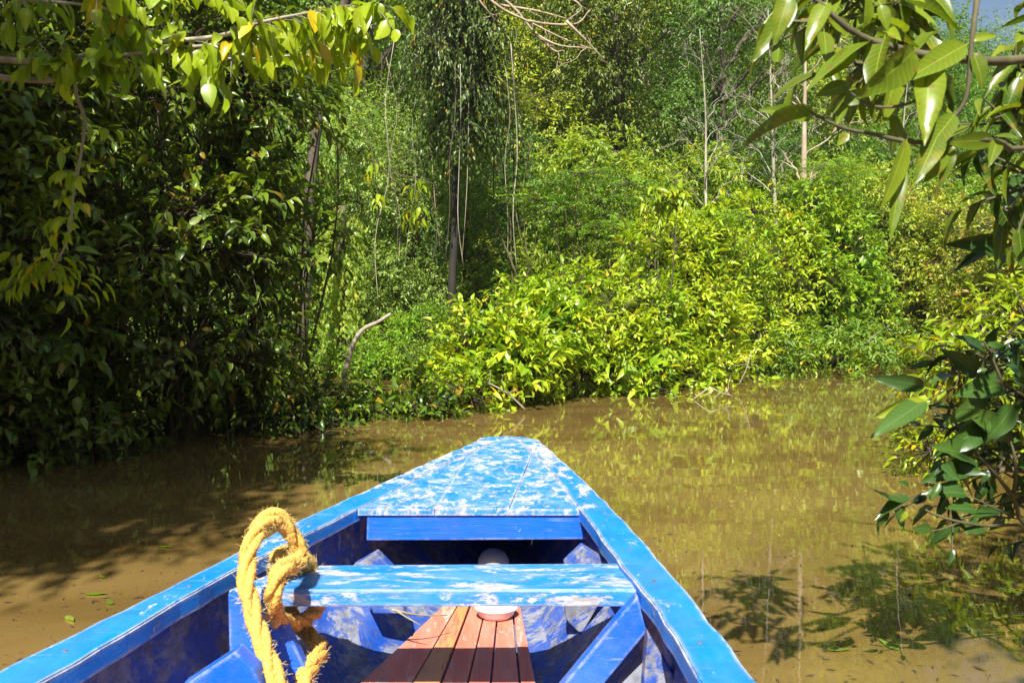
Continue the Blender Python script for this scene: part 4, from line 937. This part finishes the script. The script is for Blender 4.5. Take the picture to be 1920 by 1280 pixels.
# floorboards
fb0 = [817, 862, 885, 916, 941, 973, 988]; fb1 = [673, 783, 832, 880, 922, 1004, 1030]
fb0 = [815, 857, 872, 907, 938, 975]; fb1 = [673, 772, 828, 878, 922, 1006]
edges0 = [815, 850, 876, 908, 933, 962, 979]; edges1 = [673, 773, 826, 877, 920, 975, 1006]
for k in range(6):
    e = .0028
    A0 = onz(edges0[k], 1148, .04); B0 = onz(edges0[k+1], 1148, .04); A1 = onz(edges1[k], 1280, .04); B1 = onz(edges1[k+1], 1280, .04)
    def ext(P, Q, t): return P + (Q - P) * t
    t0 = -.25 - .05 * (k % 3); t1 = 2.6
    poly = [ext(A0, A1, t0) + [e, 0, 0], ext(B0, B1, t0) - [e, 0, 0], ext(B0, B1, t1) - [e, 0, 0], ext(A0, A1, t1) + [e, 0, 0]]
    if poly[0][0] > poly[1][0] - .01: continue
    dz = [0, .003, -.002, .002, 0, .003][k]
    o = prism('floorboard', [q + [0, 0, dz] for q in poly], 2, (0, 0, -.018), M['paint_yellow'] if k == 1 else M['paint_red'], bevel=.003)
    if k == 1: o['label'] = 'yellowed floorboard'

# ------------------------------------------------------------------ rope
def rope(name, pts, rad, label, seed=1, n=260, twist=26, fibres=900):
    r = np.random.default_rng(seed); p = catmull(pts, n); org = p[0].copy()
    seg = np.concatenate([[0], np.cumsum(np.linalg.norm(np.diff(p, axis=0), axis=1))])
    t = norm(np.gradient(p, axis=0)); u = norm(np.cross(t[0], [0, 1, .1])); us = []
    for k in range(n): u = norm(u - t[k] * np.dot(u, t[k])); us.append(u)
    us = np.array(us); vs = np.cross(t, us)
    o = empty(name, org, label, 'rope')
    for s in range(3):
        ph = s * 2 * math.pi / 3 + seg * twist
        c = p + rad * .53 * (np.cos(ph)[:, None] * us + np.sin(ph)[:, None] * vs)
        g = Geo(); tube(g, c, rad * .54 * (1 + r.normal(0, .03, n)), 10)
        v = g.v[0]; v += r.normal(0, rad * .03, v.shape)
        g.build('strand', M['rope'], o, True, org)
    gf = Geo(); k = r.integers(1, n - 1, fibres); a_ = r.uniform(0, 2 * math.pi, fibres)
    out = np.cos(a_)[:, None] * us[k] + np.sin(a_)[:, None] * vs[k]
    b = p[k] + out * rad * .95; tang = np.cross(t[k], out)
    d = norm(t[k] * r.normal(0, .6, (fibres, 1)) + tang * .9 + out * r.uniform(.15, 1.0, (fibres, 1)))
    Lf = rad * r.uniform(.25, .9, fibres); Lf[:12] *= 2.6
    P = np.stack([b - out * rad * .15, b + d * Lf[:, None] * .5, b + d * Lf[:, None] + r.normal(0, rad * .15, (fibres, 3))], 1)
    stems(gf, P, np.full(fibres, .0007), np.full(fibres, .0003))
    gf.build('loose_fibres', M['fibre'], o, True, org)['kind'] = 'stuff'
    return o
rope('rope', [a(590, 1420, 1.70), a(545, 1330, 1.72), a(505, 1240, 1.78), a(478, 1160, 1.84), a(462, 1090, 1.88), a(468, 1030, 1.93), a(490, 982, 1.97), a(520, 968, 2.0), a(545, 1000, 2.03), a(562, 1035, 2.05),
              a(555, 1058, 2.0), a(535, 1062, 1.94), a(518, 1085, 1.91), a(512, 1125, 1.92), a(520, 1160, 2.0), a(565, 1165, 2.16), a(600, 1130, 2.3), a(590, 1080, 2.25), a(565, 1045, 2.15), a(530, 1040, 2.1), a(522, 1060, 2.1), a(545, 1150, 2.24),
              a(585, 1195, 2.2), a(600, 1215, 2.14), a(585, 1245, 2.05), a(570, 1275, 1.98), a(590, 1330, 1.95), a(620, 1400, 1.95)],
     .0215, 'thick yellow hemp rope looped and knotted around the left end of the thwart', 7, n=520, fibres=2600)

# ------------------------------------------------------------------ small things in the boat
def lathe(name, C, prof, mat, ex=1.0, ey=1.0, n_=32):
    g = Geo(); V = []; F = []
    for rr, z in prof:
        for k in range(n_):
            t = 2 * math.pi * k / n_; V.append(np.asarray(C) + np.array([math.cos(t) * rr * ex, math.sin(t) * rr * ey, z]))
    for j in range(len(prof) - 1):
        for k in range(n_):
            q0 = j*n_ + k; q1 = j*n_ + (k+1) % n_; F += [(q0, q1, q1 + n_), (q0, q1 + n_, q0 + n_)]
    g.add(np.array(V), F); o = g.build(name, mat, offset=C); o.location = tuple(float(v) for v in C); return o
C = onz(930, 1158, .0445) + np.array([0, .012, 0])
tag(lathe('dish', C, [(.0005, 0), (.050, 0), (.062, .010), (.070, .028), (.077, .034), (.0775, .036), (.069, .032), (.058, .014), (.046, .006), (.0005, .005)], M['white'], 1, .8),
    'small white oval dish standing on the red floorboards just below the thwart', 'dish')
C = np.array([(925 - 960) / FPX * 3.02, 3.02, .06])
tag(lathe('plastic_jar', C, [(.0005, 0), (.050, 0), (.058, .008), (.060, .05), (.061, .10), (.058, .128), (.046, .150), (.028, .163), (.012, .167), (.0005, .168)], M['grey']),
    'grey rounded plastic jar standing in the shade under the foredeck beam', 'jar')
g = Geo(); r = np.random.default_rng(140)
P0 = a(735, 1142, 2.5); k = catmull([P0, a(770, 1150, 2.52), a(800, 1153, 2.55), a(838, 1152, 2.6)], 10); tube(g, k, np.linspace(.004, .002, 10), 5)
tube(g, catmull([a(745, 1145, 2.5), a(765, 1158, 2.5), a(790, 1172, 2.5)], 8), np.linspace(.004, .0015, 8), 5)
o = g.build('twig', M['bark_pale'], offset=P0); o.location = tuple(P0); tag(o, 'small forked dry twig lying in the boat left of the floorboards', 'twig')

# ------------------------------------------------------------------ floating leaves and debris
r = np.random.default_rng(150)
fl = [(160, 1112, .09, 'leaf_left', 'long green leaf floating on the muddy water left of the boat'), (195, 1082, .05, 'leaf_bright', 'small yellow leaf floating on the shaded water left of the boat'),
      (125, 1153, .08, 'leaf_far2', 'curled brownish leaf floating near the gunwale at lower left'), (210, 1132, .07, 'leaf_deep', 'dark leaf floating beside the left gunwale'),
      (300, 1023, .07, 'leaf_bright', 'tiny yellow leaf floating on the dark reflection at left'), (1668, 1135, .05, 'leaf_olive', 'small pale leaf floating right of the boat in the dark reflection'),
      (1545, 1215, .09, 'leaf_deep', 'dark brown leaf floating at lower right'), (1685, 1217, .09, 'leaf_far', 'narrow leaf floating at lower right next to the dark brown one')]
for px, py, s, mt, lb in fl:
    A = onz(px, py, .006); g = Geo(); an = r.uniform(0, 6.28)
    put_leaves(g, np.zeros((1, 3)), np.array([[math.cos(an), math.sin(an) * .5, 0]]), np.array([[0, 0, 1.]]), s, .36, T_NEAR, r, curl=np.full((1, 1), -.12))
    o = g.build('floating_leaf', M[mt]); o.location = tuple(A); tag(o, lb, 'leaf', 'leaves floating on the river')
g = Geo(); nb = 2600; px = r.uniform(-50, 2000, nb); py = 800 + 560 * r.random(nb) ** .8
P = np.array([onz(x, y, .004) for x, y in zip(px, py)])
keep = np.array([not (iy(LO, q[1]) - .05 < q[0] < iy(RO, q[1]) + .05 and q[1] < 4.8) for q in P]); P = P[keep]
an = r.uniform(0, 6.28, len(P))
put_leaves(g, P, np.stack([np.cos(an), np.sin(an), np.zeros(len(P))], -1), np.tile([[0, 0, 1.]], (len(P), 1)), r.uniform(.008, .03, len(P)) * (r.random(len(P)) ** 3 * 1.5 + .5), .25, T_FAR, r, curl=np.full((1, 1), .02))
tag(g.build('floating_debris', M['ground']), kind='stuff')

# ------------------------------------------------------------------ damp forest air
import bmesh
bm = bmesh.new(); bmesh.ops.create_cube(bm, size=1.0)
me = bpy.data.meshes.new('haze'); bm.to_mesh(me); bm.free()
hz = bpy.data.objects.new('haze', me); COL.objects.link(hz); hz.scale = (340, 400, 52); hz.location = (0, 80, 22); tag(hz, kind='stuff')
m, t = newmat('haze'); n = N(t); pv = n('ShaderNodeVolumePrincipled', i_Density=.0006); pv.inputs['Color'].default_value = (.93, .96, 1, 1); pv.inputs['Anisotropy'].default_value = .3
o_ = n('ShaderNodeOutputMaterial'); t.links.new(pv.outputs[0], o_.inputs['Volume']); me.materials.append(m)
